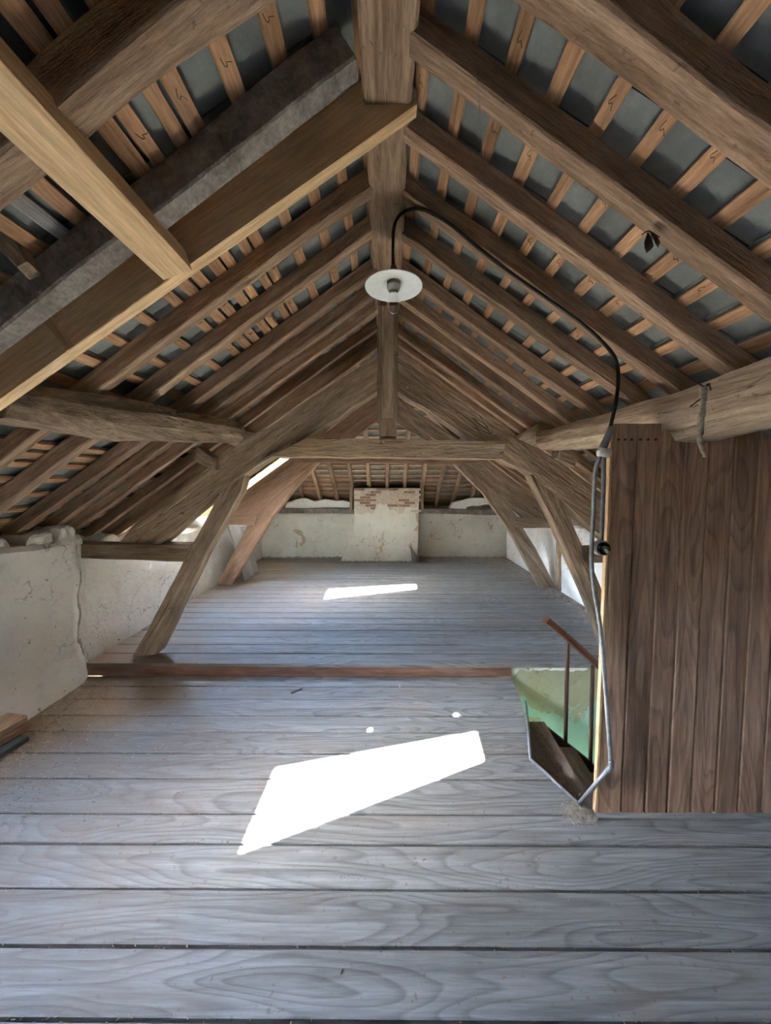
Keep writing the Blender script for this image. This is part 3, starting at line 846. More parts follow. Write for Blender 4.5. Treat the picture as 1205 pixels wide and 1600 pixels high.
# roof lights ------------------------------------------------------
def roof_window(idx, H, W, label, pane='glass'):
    s = -1
    e = empty(f'window_{idx}', ((H[0] + H[1]) / 2, (H[2] + H[3]) / 2, roof_z((H[0] + H[1]) / 2, AS)))
    tag(e, label, kind='structure')
    q = [(H[0], H[2]), (H[1], H[2]), (H[1], H[3]), (H[0], H[3])]
    boxes = []
    def P(p, ap): return (p[0], p[1], AP + ap + SL * p[0])
    out = [(H[0] - 0.05, H[2] - 0.04), (H[1] + 0.05, H[2] - 0.04), (H[1] + 0.05, H[3] + 0.04), (H[0] - 0.05, H[3] + 0.04)]
    for i in range(4):
        j = (i + 1) % 4
        boxes.append([P(out[i], 0.226), P(out[j], 0.226), P(W[j], 0.226), P(W[i], 0.226), P(out[i], 0.25), P(out[j], 0.25), P(W[j], 0.25), P(W[i], 0.25)])
    patchwork('frame', boxes, 'iron', e)
    cw = (sum(p[0] for p in W) / 4, sum(p[1] for p in W) / 4)
    We = [(cw[0] + (p[0] - cw[0]) * 1.05, cw[1] + (p[1] - cw[1]) * 1.05) for p in W]
    obj('pane', [P(p, 0.2495) for p in We] + [P(p, 0.2545) for p in We], BOXF, pane, e)
    # lining boards round the opening
    lin = []
    for i in range(4):
        j = (i + 1) % 4; a, b = q[i], q[j]
        cx, cy = (H[0] + H[1]) / 2, (H[2] + H[3]) / 2
        def o_(p): return (p[0] + (0.018 if p[0] > cx else -0.018), p[1] + (0.018 if p[1] > cy else -0.018))
        lin.append([P(a, 0.02), P(b, 0.02), P(o_(b), 0.02), P(o_(a), 0.02), P(a, 0.22), P(b, 0.22), P(o_(b), 0.22), P(o_(a), 0.22)])
    patchwork('lining', lin, 'pine', e)
    return e
roof_window(1, H1, W1, 'small roof light in the left slope near the new header')
roof_window(2, H2, W2, 'small roof light in the left slope just past the first truss')
def rectw(H, m=0.03): return [(H[0] + m, H[2] + m), (H[1] - m, H[2] + m), (H[1] - m, H[3] - m), (H[0] + m, H[3] - m)]
roof_window(3, H3, rectw(H3), 'bright frosted roof light low in the left slope by the far truss', 'frosted_clear')
roof_window(4, H4, rectw(H4), 'unseen frosted roof light added in the left slope beside the viewpoint', 'frosted')

# ridge, purlins ---------------------------------------------------
ridge = timber('ridge_beam', (0.0, -3.0, AP + 0.04), (0.0, 4.6, AP + 0.04), 0.19, 0.18, 'rafter', rough=0.008, cham=0.06, seg=46)
tag(ridge, 'long brown ridge beam running overhead along the roof peak', 'beam')
def purlin(name, pts, mat, label, group):
    """pts: (centre, half width, half depth) along the length"""
    vs, fs = [], []; n = 10; rows = []
    dense = []
    for (a, b) in zip(pts, pts[1:]):
        for k in range(8):
            t = k / 8; t2 = t
            dense.append([a[i] + (b[i] - a[i]) * t2 for i in range(5)])
    dense.append(list(pts[-1]))
    c0 = Vector((dense[0][1], dense[0][0], dense[0][2]))
    X = Vector((0, 1, 0)); Y = Vector((-1, 0, 0)); Z = Vector((0, 0, 1))
    m = Matrix((X, Y, Z)).transposed().to_4x4(); m.translation = c0; inv = m.inverted()
    sd = random.random() * 60
    for (yy, xx, zz, hw, hd) in dense:
        for k in range(n):
            a = 2 * math.pi * (k + 0.5) / n
            ca, sa = math.cos(a), math.sin(a)
            sq = 0.90 / max(abs(ca), abs(sa)) * 0.62 + 0.42
            p = Vector((xx + ca * hw * sq, yy, zz + sa * hd * sq))
            q = Vector((p.x * 4, yy * 2.2, p.z * 4 + sd))
            p.x += noise.noise(q) * 0.022; p.z += noise.noise(q + Vector((5, 9, 2))) * 0.022
            vs.append(inv @ p)
    for i in range(len(dense) - 1):
        for k in range(n):
            a, b = i * n + k, i * n + (k + 1) % n
            fs.append((a, b, b + n, a + n))
    fs.append(tuple(range(n - 1, -1, -1))); fs.append(tuple((len(dense) - 1) * n + k for k in range(n)))
    o = obj(name, vs, fs, mat, mtx=m)
    bm = bmesh.new(); bm.from_mesh(o.data); bmesh.ops.recalc_face_normals(bm, faces=bm.faces); bm.to_mesh(o.data); bm.free()
    return tag(o, label, 'beam', group)
purlin('purlin', [(-0.6, 1.40, 1.94, 0.12, 0.11), (0.9, 1.40, 1.94, 0.12, 0.11), (1.35, 1.41, 1.93, 0.125, 0.115), (1.62, 1.41, 1.90, 0.13, 0.12),
                  (2.0, 1.40, 1.92, 0.12, 0.105), (2.5, 1.36, 1.93, 0.12, 0.10), (2.84, 1.33, 1.95, 0.13, 0.09)], 'oak_pale',
       'rough-hewn pale purlin above the panelled partition on the right', 'purlins')
purlin('purlin', [(1.455, -1.68, 1.945, 0.11, 0.085), (1.62, -1.59, 1.94, 0.13, 0.10), (1.85, -1.48, 1.945, 0.135, 0.125),
                  (2.2, -1.40, 1.97, 0.125, 0.11), (2.6, -1.32, 2.00, 0.12, 0.10), (2.84, -1.28, 2.01, 0.12, 0.09)], 'oak',
       'rough-hewn brown purlin on the left running from the near truss to the new trimmer board', 'purlins')
for s, w_ in ((-1, 'left'), (1, 'right')):
    purlin('purlin', [(3.02, s * 1.36, 2.02, 0.09, 0.085), (3.9, s * 1.38, 2.01, 0.09, 0.08), (4.84, s * 1.37, 2.02, 0.09, 0.08)], 'oak',
           f'short {w_} purlin between the near truss and the far truss', 'purlins')

# ================================================================== TRUSSES
T0, T1 = 2.87, 3.02
tr = empty('roof_truss', (0, (T0 + T1) / 2, UP_Z))
tag(tr, 'massive old oak roof truss standing at the edge of the raised floor', 'truss', 'roof trusses')
def px(pts, yy): return [(UY(u, v, yy).x, UY(u, v, yy).z) for u, v in pts]
polybeam('principal_rafter', px([(590, 553), (425, 664), (339, 716), (202, 829), (187, 850), (247, 853), (277, 827), (342, 771), (420, 716), (479, 682), (590, 610)], T0), T0, T1, 'oak', tr, axis=(1, 0.70), rough=0.010, sub=0.06)
polybeam('principal_rafter', px([(619, 557), (700, 612), (784, 671), (889, 727), (961, 799), (1000, 838), (985, 878), (957, 854), (879, 784), (834, 742), (785, 717), (737, 685), (619, 609)], T0), T0, T1, 'oak', tr, axis=(1, -0.70), rough=0.010, sub=0.06)
polybeam('collar_beam', px([(418, 713), (478, 685), (600, 686), (792, 689), (786, 717), (600, 715)], T0 - 0.03), T0 - 0.03, T0 + 0.11, 'oak_pale', tr, axis=(1, 0), rough=0.004)
kp = polybeam('king_post', px([(590, 476), (622, 476), (622, 640), (620, 683), (592, 683), (590, 640)], T0 - 0.02), T0 - 0.02, T1 - 0.02, 'oak', tr, axis=(0, 1), rough=0.004)
polybeam('post_facing', px([(597, 478), (615, 478), (615, 652), (597, 652)], T0 - 0.045), T0 - 0.045, T0 - 0.018, 'oak_pale', kp, axis=(0, 1), rough=0.002)
polybeam('strut', px([(345, 768), (383, 741), (375, 770), (318, 870), (243, 1024), (207, 1027), (285, 880)], T0 + 0.01), T0 + 0.01, T1 - 0.01, 'oak', tr, axis=(0.5, 0.87), rough=0.004)
pr = px([(829, 743), (838, 742), (877, 779), (901, 832), (925, 884), (951, 946), (975, 1018), (950, 1020), (926, 951), (868, 819)], T0 + 0.01)
polybeam('strut', pr, T0 + 0.01, T1 - 0.01, 'oak', tr, axis=(0.45, -0.89), rough=0.004)
polybeam('tie_stub', px([(95, 849), (293, 853), (288, 878), (110, 872)], T0 - 0.03), T0 - 0.03, T1 - 0.02, 'oak', tr, axis=(1, 0), rough=0.006)
polybeam('tie_stub', px([(912, 854), (1010, 854), (1010, 880), (905, 880)], T0 + 0.05), T0 + 0.05, T1 - 0.02, 'oak', tr, axis=(1, 0), rough=0.006)
polybeam('purlin_cleat', px([(314, 697), (338, 716), (342, 735), (312, 722)], T0 - 0.03), T0 - 0.10, T0 + 0.04, 'oak', tr, rough=0.003)
polybeam('purlin_cleat', px([(870, 704), (900, 716), (893, 730), (868, 716)], T0 - 0.03), T0 - 0.08, T0 + 0.04, 'oak', tr, rough=0.003)
# pegs
for u, v in ((637, 605), (772, 677), (656, 709), (600, 690), (285, 832 - 30), (555, 690)):
    p = UY(u, v, T0 - 0.012)
    lathe('peg', [(0.0, -0.02), (0.011, -0.02), (0.010, 0.022), (0.0, 0.024)], 'oak_pale', p, tr, 8, Matrix.Rotation(math.pi / 2, 4, 'X'))

S0, S1 = 4.90, 5.03
tr2 = empty('roof_truss', (0, (S0 + S1) / 2, UP_Z))
tag(tr2, 'red-brown far roof truss in front of the chimney', 'truss', 'roof trusses')
polybeam('principal_rafter', px([(600, 610), (455, 714), (352, 790), (345, 812), (392, 812), (480, 735), (600, 648)], S0), S0, S1, 'oak_red', tr2, axis=(1, 0.69), rough=0.006)
polybeam('principal_rafter', px([(606, 610), (745, 706), (850, 790), (872, 812), (822, 812), (740, 738), (606, 648)], S0), S0, S1, 'oak', tr2, axis=(1, -0.69), rough=0.006)
polybeam('collar_beam', px([(460, 704), (760, 706), (760, 725), (460, 723)], S0 - 0.02), S0 - 0.02, S0 + 0.09, 'oak_red', tr2, axis=(1, 0))
polybeam('strut', px([(478, 715), (505, 715), (462, 762), (425, 810), (362, 914), (338, 912), (392, 812), (440, 750)], S0 + 0.005), S0 + 0.005, S1 - 0.01, 'oak_red', tr2, axis=(0.6, 0.8))
polybeam('strut', px([(700, 715), (735, 715), (770, 752), (800, 795), (838, 858), (869, 920), (845, 921), (803, 840), (755, 770), (716, 732)], S0 + 0.005), S0 + 0.005, S1 - 0.01, 'oak', tr2, axis=(0.6, -0.8))
polybeam('tie_stub', px([(335, 805), (402, 806), (398, 821), (335, 820)], S0 - 0.02), S0 - 0.02, S1 - 0.02, 'oak_red', tr2, axis=(1, 0))
polybeam('tie_stub', px([(803, 809), (880, 809), (880, 825), (806, 825)], S0 - 0.02), S0 - 0.02, S1 - 0.02, 'oak', tr2, axis=(1, 0))
polybeam('king_post', px([(594, 590), (616, 590), (616, 706), (594, 706)], S0 - 0.01), S0 - 0.01, S1 - 0.02, 'oak_red', tr2, axis=(0, 1))
post = timber('wall_post', UY(874, 920, 4.80) - Vector((0, 0, 0.0)), UY(874, 800, 4.80), 0.06, 0.08, 'oak', up=Vector((0, 1, 0)), rough=0.002)
post.location.z = UP_Z; BASE[post.name] = post.matrix_basis.copy()
tag(post, 'slim upright post against the whitewashed right wall', 'post')

# ================================================================== NEW TIMBERS
B0, B1 = 1.40, 1.45
hb = 2.98                                         # underside height at the ridge line
bs = 0.675
def bz(x): return hb + bs * x
nb = polybeam('trimmer_board', [(0.115, bz(0.115) - 0.005), (0.115, bz(0.115) + 0.05), (0.0, AL - 0.004), (-2.1, AL - SL * 2.1 - 0.004), (-2.1, bz(-2.1))], B0, B1, 'pine', axis=(1, bs), rough=0.0005, sub=0.4)
tag(nb, 'wide new pale pine trimmer board following the left roof slope', 'timber')
# header joist from the board towards the viewer
hx0, hx1 = -0.905, -0.765
hd = timber('header_joist', (-0.835, -0.7, 2.455), (-0.835, B0 - 0.001, 2.455), 0.12, 0.085, 'pine', up=Vector((SP * -0.6, 0, 1)).normalized(), rough=0.0008, cham=0.03)
tag(hd, 'new pale pine header joist butting against the wide trimmer board', 'timber')
# pale strip fixed across the face of the board
ps = polybeam('marking_strip', [tuple((UY(u, v, B0 - 0.004).x, UY(u, v, B0 - 0.004).z)) for u, v in ((57, 487), (69, 480), (115, 541), (103, 548))], B0 - 0.004, B0 + 0.001, 'panel_edge', nb, rough=0)
# decayed remains of an old timber beside the header
st = timber('rotten_timber', UY(-40, 300, 1.16), UY(42, 420, 1.16), 0.10, 0.13, 'oak_pale', up=Vector((0, 1, 0)), rough=0.022, freq=7, w1=0.03, d1=0.05)
tag(st, 'splintered remains of a decayed old timber at the upper left edge', 'timber')
gl_ = timber('grey_lath', (-1.097, 0.95, roof_z(1.097, AL) + 0.008), (-1.097, 1.36, roof_z(1.097, AL) + 0.008), 0.05, 0.017, 'grey_board', up=Vector((-SP, 0, CP)), rough=0.001)
tag(gl_, 'weathered grey lath between two orange laths left of the new header', 'lath')

# ================================================================== CHIMNEY
CH_Y = 6.60
ch = empty('chimney', (0, CH_Y + 0.2, UP_Z)); tag(ch, 'whitewashed brick chimney breast flaring at its foot against the end wall', 'chimney')
polybeam('stack', [(-0.63, 1.505), (0.605, 1.505), (0.60, UP_Z), (-0.89, UP_Z), (-0.82, 0.30), (-0.72, 0.55), (-0.645, 0.80), (-0.632, 1.0)], CH_Y + 0.012, END_Y + 0.05, 'mortar', ch, rough=0.006, axis=(1, 0))
# plaster coat with a broken upper edge
pts = [(0.598, UP_Z + 0.002), (-0.88, UP_Z + 0.002), (-0.81, 0.30), (-0.71, 0.55), (-0.638, 0.80), (-0.622, 1.02)]
xx = -0.60
while xx < 0.58:
    pts.append((xx, 1.05 + noise.noise(Vector((xx * 5, 0, 3))) * 0.16 + (0.16 if -0.25 < xx < 0.0 else 0) + (0.10 if xx > 0.30 else 0))); xx += 0.05
pts += [(0.598, 1.18)]
polybeam('plaster_coat', pts, CH_Y - 0.004, CH_Y + 0.03, 'plaster_end', ch, rough=0.006, axis=(1, 0))
me_br = bpy.data.meshes.new('brick'); me_br.from_pydata(boxv(-0.1, 0.1, 0, 0.05, -0.021, 0.021), [], BOXF); me_br.materials.append(M['brick'])
me_br2 = me_br.copy(); me_br2.materials.clear(); me_br2.materials.append(M['brick_pale'])
for r in range(10):
    z = 1.482 - r * 0.051
    x = -0.525 + (0.105 if r % 2 else 0)
    while x < 0.56:
        if not (r > 5 and random.random() < 0.3):
            inst('brick', me_br if random.random() < 0.3 else me_br2, Matrix.Translation((x + random.uniform(-0.006, 0.006), CH_Y + random.uniform(-0.006, 0.008), z)) @ Matrix.Rotation(random.uniform(-0.02, 0.02), 4, 'Y'), ch)
        x += 0.212
timber('edge_batten', UY(549, 762, CH_Y + 0.02), UY(549, 800, CH_Y + 0.02), 0.05, 0.05, 'oak', ch, up=Vector((0, 1, 0)), rough=0.004)
timber('edge_batten', UY(660, 762, CH_Y + 0.02), UY(660, 800, CH_Y + 0.02), 0.05, 0.05, 'oak', ch, up=Vector((0, 1, 0)), rough=0.004)
ow = polybeam('wood_offcut', px([(641, 852), (652, 868), (653, 881), (644, 881)], CH_Y - 0.10), CH_Y - 0.10, CH_Y - 0.06, 'rafter_grey', rough=0.002)
ow.location.z += 0; tag(ow, 'pointed wood offcut standing against the foot of the chimney', 'wood')

# ================================================================== PARTITION
PY = 1.62
pt = empty('wall_partition', (1.4, PY, 0)); tag(pt, 'stained tongue-and-groove board partition beside the stairs', kind='structure')
bx = [UY(u, 1277, PY).x for u in (936, 972)]
bw = 0.1115
x0 = 1.014
k = 0
while x0 < XR + 0.5:
    x1 = x0 + bw * random.uniform(0.97, 1.03)
    lean = 0.028
    top0, top1 = roof_z(x0 + lean, AP) - 0.01, roof_z(x1 + lean, AP) - 0.01
    zc = 1.862 if k < 2 else (1.83 if x0 < 1.50 else 9)      # cut round the purlin
    t0, t1 = min(top0, zc), min(top1, zc)
    if min(t0, t1) < 0.3: break
    g = 0.0030 if k not in (2, 5) else 0.0065
    cx = (x0 + x1) / 2
    vs = []
    for (yy, ins) in ((PY, 0.004), (PY + 0.004, 0.0), (PY + 0.022, 0.0)):
        yj = yy + random.uniform(0, 0.0)
        vs += [(x0 + g + ins - cx, yj - PY, 0.0), (x1 - g - ins - cx, yj - PY, 0.0), (x1 - g - ins - cx + lean * t1 / 1.85, yj - PY, t1), (x0 + g + ins - cx + lean * t0 / 1.85, yj - PY, t0)]
    fs = [(0, 1, 2, 3), (11, 10, 9, 8)]
    for r in (0, 4):
        for q in range(4):
            a, b = r + q, r + (q + 1) % 4; fs.append((b, a, a + 4, b + 4))
    # grain vertical: turn the local frame so X points up
    R = Matrix.Rotation(-math.pi / 2, 4, 'Y')          # local X -> up
    Ri = R.inverted()
    m = Matrix.Translation((cx, PY + random.uniform(0, 0.002), 0.012)) @ R
    obj('board', [Ri @ Vector(v) for v in vs], [tuple(f) for f in fs], 'panel', pt, mtx=m)
    x0 = x1; k += 1
edge = timber('edge_strip', (1.010, PY + 0.012, 0.012), (1.036, PY + 0.012, 1.86), 0.024, 0.012, 'panel_edge', pt, up=Vector((-1, 0, 0)), rough=0.0003, seg=4)
timber('frame_post', (1.085, PY + 0.05, 0.0), (1.110, PY + 0.05, 1.80), 0.07, 0.05, 'rafter', pt, up=Vector((-1, 0, 0)), rough=0.001, seg=4)
timber('frame_rail', (1.05, PY + 0.05, 1.70), (1.9, PY + 0.05, 1.70), 0.05, 0.07, 'rafter', pt, rough=0.001, seg=4)
for zz in (1.80,):
    for xk in (1.065, 1.095, 1.125, 1.165, 1.20, 1.235):
        lathe('nail', [(0, -0.004), (0.005, -0.003), (0.005, 0.003), (0, 0.004)], 'iron', (xk + 0.0, PY - 0.001, zz), pt, 8, Matrix.Rotation(math.pi / 2, 4, 'X'))
raf = timber('top_batten', (1.55, PY - 0.02, roof_z(1.55, AP) - 0.03), (2.3, PY - 0.02, roof_z(2.3, AP) - 0.03), 0.03, 0.03, 'rafter_grey', pt, rough=0.002)
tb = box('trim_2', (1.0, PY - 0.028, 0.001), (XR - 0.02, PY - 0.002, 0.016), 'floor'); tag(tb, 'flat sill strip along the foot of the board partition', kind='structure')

# ================================================================== STAIRS
stw = empty('staircase', (1.4, 2.1, -0.4)); tag(stw, 'narrow wooden stair with dark handrail going down beside the partition', 'staircase')
# treads descend to the right
z = -0.135; xa = 0.80
nos = [1.125, 1.345, 1.565, 1.785, 2.005, 2.225]
for k in range(6):
    xn = nos[k]
    near, farr = 1.625, 2.475
    xl = [(hole_x(near) or 1.0) - 0.14, hole_x(farr) - 0.16] if k == 0 else [nos[k - 1] - 0.03] * 2
    vs = []
    for zz in (z - 0.035, z):
        vs += [(xl[0], near, zz), (xn - 0.02, near, zz), (xn + 0.02, farr, zz), (xl[1], farr, zz)]
    cx, cy = xn, 2.05
    R = Matrix.Rotation(math.pi / 2, 4, 'Z'); m = Matrix.Translation((cx, cy, z)) @ R; inv = m.inverted()
    obj('tread', [inv @ Vector(v) for v in vs], BOXF, 'stairwood', stw, mtx=m)
    vs = boxv(xn - 0.05, xn - 0.03, near, farr, z - 0.19, z - 0.035)
    obj('riser', [inv @ Vector(v) for v in vs], BOXF, 'stairwood', stw, mtx=m)
    z -= 0.19
timber('stringer', (1.10, 2.49, -0.195), (2.3, 2.49, -1.15), 0.035, 0.11, 'baluster', stw, rough=0.001)
# boards lining the upper left rim of the opening
for (xa, ya), (xb, yb) in zip(hole[:3], hole[1:3] + [hole[3]]):
    timber('rim_board', (xa - 0.012, ya, -0.10), (xb - 0.012, yb, -0.10), 0.02, 0.17, 'stairwood', stw, rough=0.001)
bal = [(887, 1002, 1163), (926, 1040, 1197)]
for u, va, vb in bal:
    a, b = UY(u, va, 2.48), UY(u - 3, vb, 2.48)
    a.x = b.x = (a.x + b.x) / 2
    timber('baluster', b, a, 0.024, 0.024, 'baluster', stw, up=Vector((0, 1, 0)), rough=0.0004, cham=0.2)
a, b = UY(853, 968, 2.48), UY(880, 990, 2.48)
c_ = UY(960, 1062, 2.48)
d_ = c_ + (c_ - b) * 1.6
hr = []
rail = timber('handrail', b - (c_ - b).normalized() * 0.01, d_, 0.056, 0.05, 'rail', stw, rough=0.0004, cham=0.22)
timber('handrail_end', a, b, 0.058, 0.052, 'rail', stw, rough=0.0004, cham=0.22)
for x_ in (1.66, 1.86, 2.06):
    zb = -0.175 - 0.80 * (x_ - 1.115)
    timber('baluster', (x_, 2.48, zb), (x_, 2.48, zb + 0.72), 0.024, 0.024, 'baluster', stw, up=Vector((0, 1, 0)), rough=0.0004, cham=0.2)

# ================================================================== LAMP
lx, ly, lz = 0.035, 1.95, 2.672
lp = empty('pendant_lamp', (lx, ly, lz)); tag(lp, 'white enamel pendant lamp shade with clear bulb under the ridge beam', 'lamp')
lathe('shade', [(0.030, 0.030), (0.034, 0.024), (0.06, 0.012), (0.11, 0.003), (0.153, -0.004), (0.157, -0.003), (0.155, 0.001), (0.11, 0.009), (0.06, 0.020), (0.034, 0.034), (0.030, 0.030)], 'enamel', (lx, ly, lz), lp, 40)
lathe('socket', [(0.0, 0.115), (0.012, 0.112), (0.024, 0.085), (0.027, 0.03), (0.036, 0.028), (0.036, 0.0), (0.026, -0.012), (0.020, -0.020), (0.0, -0.020)], 'brass', (lx, ly, lz), lp, 20)
lathe('socket_ring', [(0.036, 0.004), (0.038, -0.004), (0.030, -0.024), (0.020, -0.026), (0.020, 0.0)], 'porcelain', (lx, ly, lz), lp, 24)
bulb = lathe('bulb', [(0.016, -0.020), (0.018, -0.036), (0.025, -0.06), (0.036, -0.088), (0.039, -0.108), (0.033, -0.132), (0.018, -0.145), (0.0, -0.149)], 'glass', (lx, ly, lz), lp, 24)
tube('filament', [(lx - 0.006, ly, lz - 0.03), (lx - 0.008, ly, lz - 0.075), (lx + 0.008, ly, lz - 0.075), (lx + 0.006, ly, lz - 0.03)], 0.0012, 'brass', bulb, 5)

# ================================================================== CABLE AND CONDUIT
cb = empty('electric_cable', UY(945, 690, 1.55)); tag(cb, 'black electric cable looping from the lamp down the right rafter', 'cable')
h_ = UY(617, 415, ly); rp = []
def under(u, v, yy, drop=0.012):
    p = UY(u, v, yy); return p
cab = [Vector((lx, ly, lz + 0.11)), UY(614, 385, 1.94), UY(617, 350, 1.92), UY(632, 331, 1.87), UY(660, 327, 1.80), UY(700, 348, 1.765), UY(740, 381, 1.76), UY(800, 428, 1.76),
       UY(860, 470, 1.765), UY(905, 502, 1.765), UY(940, 533, 1.75), UY(962, 562, 1.70), UY(966, 600, 1.66), UY(958, 650, 1.62), UY(946, 692, 1.59)]
tube('flex', catmull(cab, 6), 0.0085, 'cable', cb, 8)
cd = empty('conduit', UY(957, 1200, 1.585)); tag(cd, 'grey metal conduit hanging beside the partition and bending round the stair opening', 'conduit')
pc = [UY(u, v, 1.585) for u, v in ((948, 688), (938, 712), (930, 740), (928, 790), (925, 850), (925, 890), (930, 930), (938, 980), (944, 1050), (949, 1110), (955, 1198))]
tube('pipe', catmull(pc, 5), 0.0095, 'conduit', cd, 8)
e0 = pc[-1]
f1 = UZ(905, 1256, 0.012)
tube('pipe', [e0 + Vector((0, 0, 0.004)), f1], 0.0095, 'conduit', cd, 8)
tube('elbow', catmull([e0 + Vector((-0.002, 0, 0.03)), e0, e0 + (f1 - e0).normalized() * 0.03], 4), 0.0125, 'conduit', cd, 8)
f2 = UZ(829, 1186, 0.012); f3 = UZ(822, 1096, 0.012)
tube('pipe', [f1, f2], 0.0085, 'conduit', cd, 8)
tube('pipe', [f2, f2.lerp(f3, 0.5), f3], 0.0085, 'conduit', cd, 8)
pd = [UY(u, v, 1.60) for u, v in ((948, 690), (944, 720), (943, 770), (940, 845))]
tube('pipe', catmull(pd, 5), 0.0095, 'conduit', cd, 8)
tube('splice_box', [UY(956, 668, 1.592), UY(951, 680, 1.588), UY(944, 696, 1.588), UY(939, 706, 1.588)], 0.015, 'conduit', cd, 8, r1=0.019)
tube('clamp', [UY(936, 706, 1.580), UY(952, 708, 1.580)], 0.021, 'porcelain', cd, 10)
sw = empty('light_switch', UY(940, 856, 1.60)); tag(sw, 'round black bakelite light switch at the end of the hanging conduit', 'switch')
sp_ = UY(940, 856, 1.60)
RX = Matrix.Rotation(math.pi / 2, 4, 'X')
lathe('base', [(0.0, -0.02), (0.034, -0.02), (0.037, -0.012), (0.036, 0.008), (0.030, 0.014), (0.0, 0.014)], 'porcelain', sp_, sw, 28, RX)
lathe('cover', [(0.030, 0.010), (0.030, 0.020), (0.024, 0.028), (0.010, 0.026), (0.0, 0.026)], 'bakelite', sp_, sw, 28, RX)
tube('toggle', [sp_ + Vector((0, -0.024, 0)), sp_ + Vector((0.002, -0.044, -0.012))], 0.006, 'porcelain', sw, 8, r1=0.008)

# ================================================================== SMALL THINGS
# hanging stick on the right purlin
pk = lambda u, v: UY(u, v, 1.29)
brn = empty('hanging_stick', pk(1097, 605)); tag(brn, 'bleached crooked stick hung from wire on the right purlin', 'stick')
tube('stick', catmull([pk(1100, 605), pk(1098, 630), pk(1095, 660), pk(1093, 680), pk(1096, 698), pk(1103, 714)], 5), 0.0125, 'branch', brn, 8, r1=0.006, wob=0.5)
tube('side_shoot', catmull([pk(1096, 608), pk(1095, 622), pk(1090, 627), pk(1079, 635)], 4), 0.0028, 'iron', brn, 6)
tube('wire', catmull([pk(1110, 600), pk(1104, 604), pk(1100, 640), pk(1098, 680)], 4), 0.003, 'iron', brn, 6)
tube('wire', catmull([pk(1092, 599), pk(1100, 604), pk(1108, 602), pk(1111, 610)], 4), 0.0025, 'iron', brn, 6)
# dried leaf clinging to a rafter
lf = empty('dried_leaf', UY(1018, 364, 1.22)); tag(lf, 'dark brown shrivelled leaf hanging from the second rafter on the right', 'leaf')
def leaf(name, pts, yy, par, sd):
    vs, fs = [], []
    for (u, v) in pts: 
        p = UY(u, v, yy); vs.append(p + Vector((0, noise.noise(Vector((u * 0.13, v * 0.13, sd))) * 0.03, 0)))
    n = len(vs); cen = sum(vs, Vector()) / n + Vector((0, -0.012, 0))
    back = [v + Vector((0, 0.003, 0)) for v in vs]
    allv = vs + [cen] + back + [cen + Vector((0, 0.003, 0))]
    for k in range(n):
        j = (k + 1) % n
        fs += [(k, j, n), (n + 1 + j, n + 1 + k, 2 * n + 1), (k, n + 1 + k, n + 1 + j, j)]
    return obj(name, allv, fs, 'leaf', par)
leaf('blade', [(1014, 361), (1019, 372), (1021, 385), (1016, 391), (1010, 396), (1006, 390), (1008, 378)], 1.22, lf, 1)
leaf('blade', [(1016, 362), (1024, 366), (1030, 380), (1027, 388), (1021, 386), (1019, 374)], 1.215, lf, 2)
tube('stalk', catmull([UY(1003, 367, 1.22), UY(1012, 361, 1.22), UY(1020, 364, 1.22), UY(1031, 371, 1.22)], 4), 0.002, 'leaf', lf, 5)
# wood pieces stacked by the left wall
def slab(name, a, b, w, d, mat, label, rz=0.0):
    o = timber(name, a, b, w, d, mat, rough=0.004, cham=0.15, seg=4); tag(o, label, 'wood', 'offcuts by the left wall'); return o
slab('wood_offcut', (-2.36, 1.72, 0.018), (-2.30, 2.10, 0.018), 0.15, 0.034, 'tilewood', 'dark lowest offcut of the stack by the left wall')
slab('wood_offcut', (-2.40, 1.74, 0.058), (-2.34, 2.14, 0.058), 0.14, 0.034, 'riser', 'reddish middle offcut of the stack by the left wall')
slab('wood_offcut', (-2.44, 1.66, 0.104), (-2.37, 2.16, 0.104), 0.16, 0.044, 'rafter', 'brown topmost offcut of the stack by the left wall')
# grey boards leaning behind the far truss
for k, (u, v, u2, v2, l) in enumerate(((400, 893, 362, 815, 'nearest'), (392, 889, 370, 815, 'middle'), (405, 884, 378, 812, 'farthest'))):
    yy = 5.25 + k * 0.22
    a = UZ(u, v, UP_Z); a.y = yy; a.x = -2.12 - k * 0.02; a.z = UP_Z + 0.02
    bb = Vector((-2.40, yy + 0.05, 0.98 - 0.05 * k))
    o = timber('leaning_board', a, bb, 0.19, 0.02, 'grey_board', up=Vector((1, 0, 0.3)), rough=0.003, cham=0.1)
    tag(o, f'weathered grey board leaning on the left wall, {l} of three', 'board', 'boards leaning on the left wall')
# bulb-like pebble and stick on the lower floor
pb = lump('pebble', UZ(625, 1072, 0.012), (0.012, 0.012, 0.016), 'stone', None, 5, 2); tag(pb, 'small grey pebble on the floor near the step', 'pebble')
sk = timber('twig', UZ(455, 1083, 0.004), UZ(472, 1076, 0.004), 0.012, 0.006, 'iron', rough=0.001); tag(sk, 'short dark twig lying on the boards near the step', 'twig')

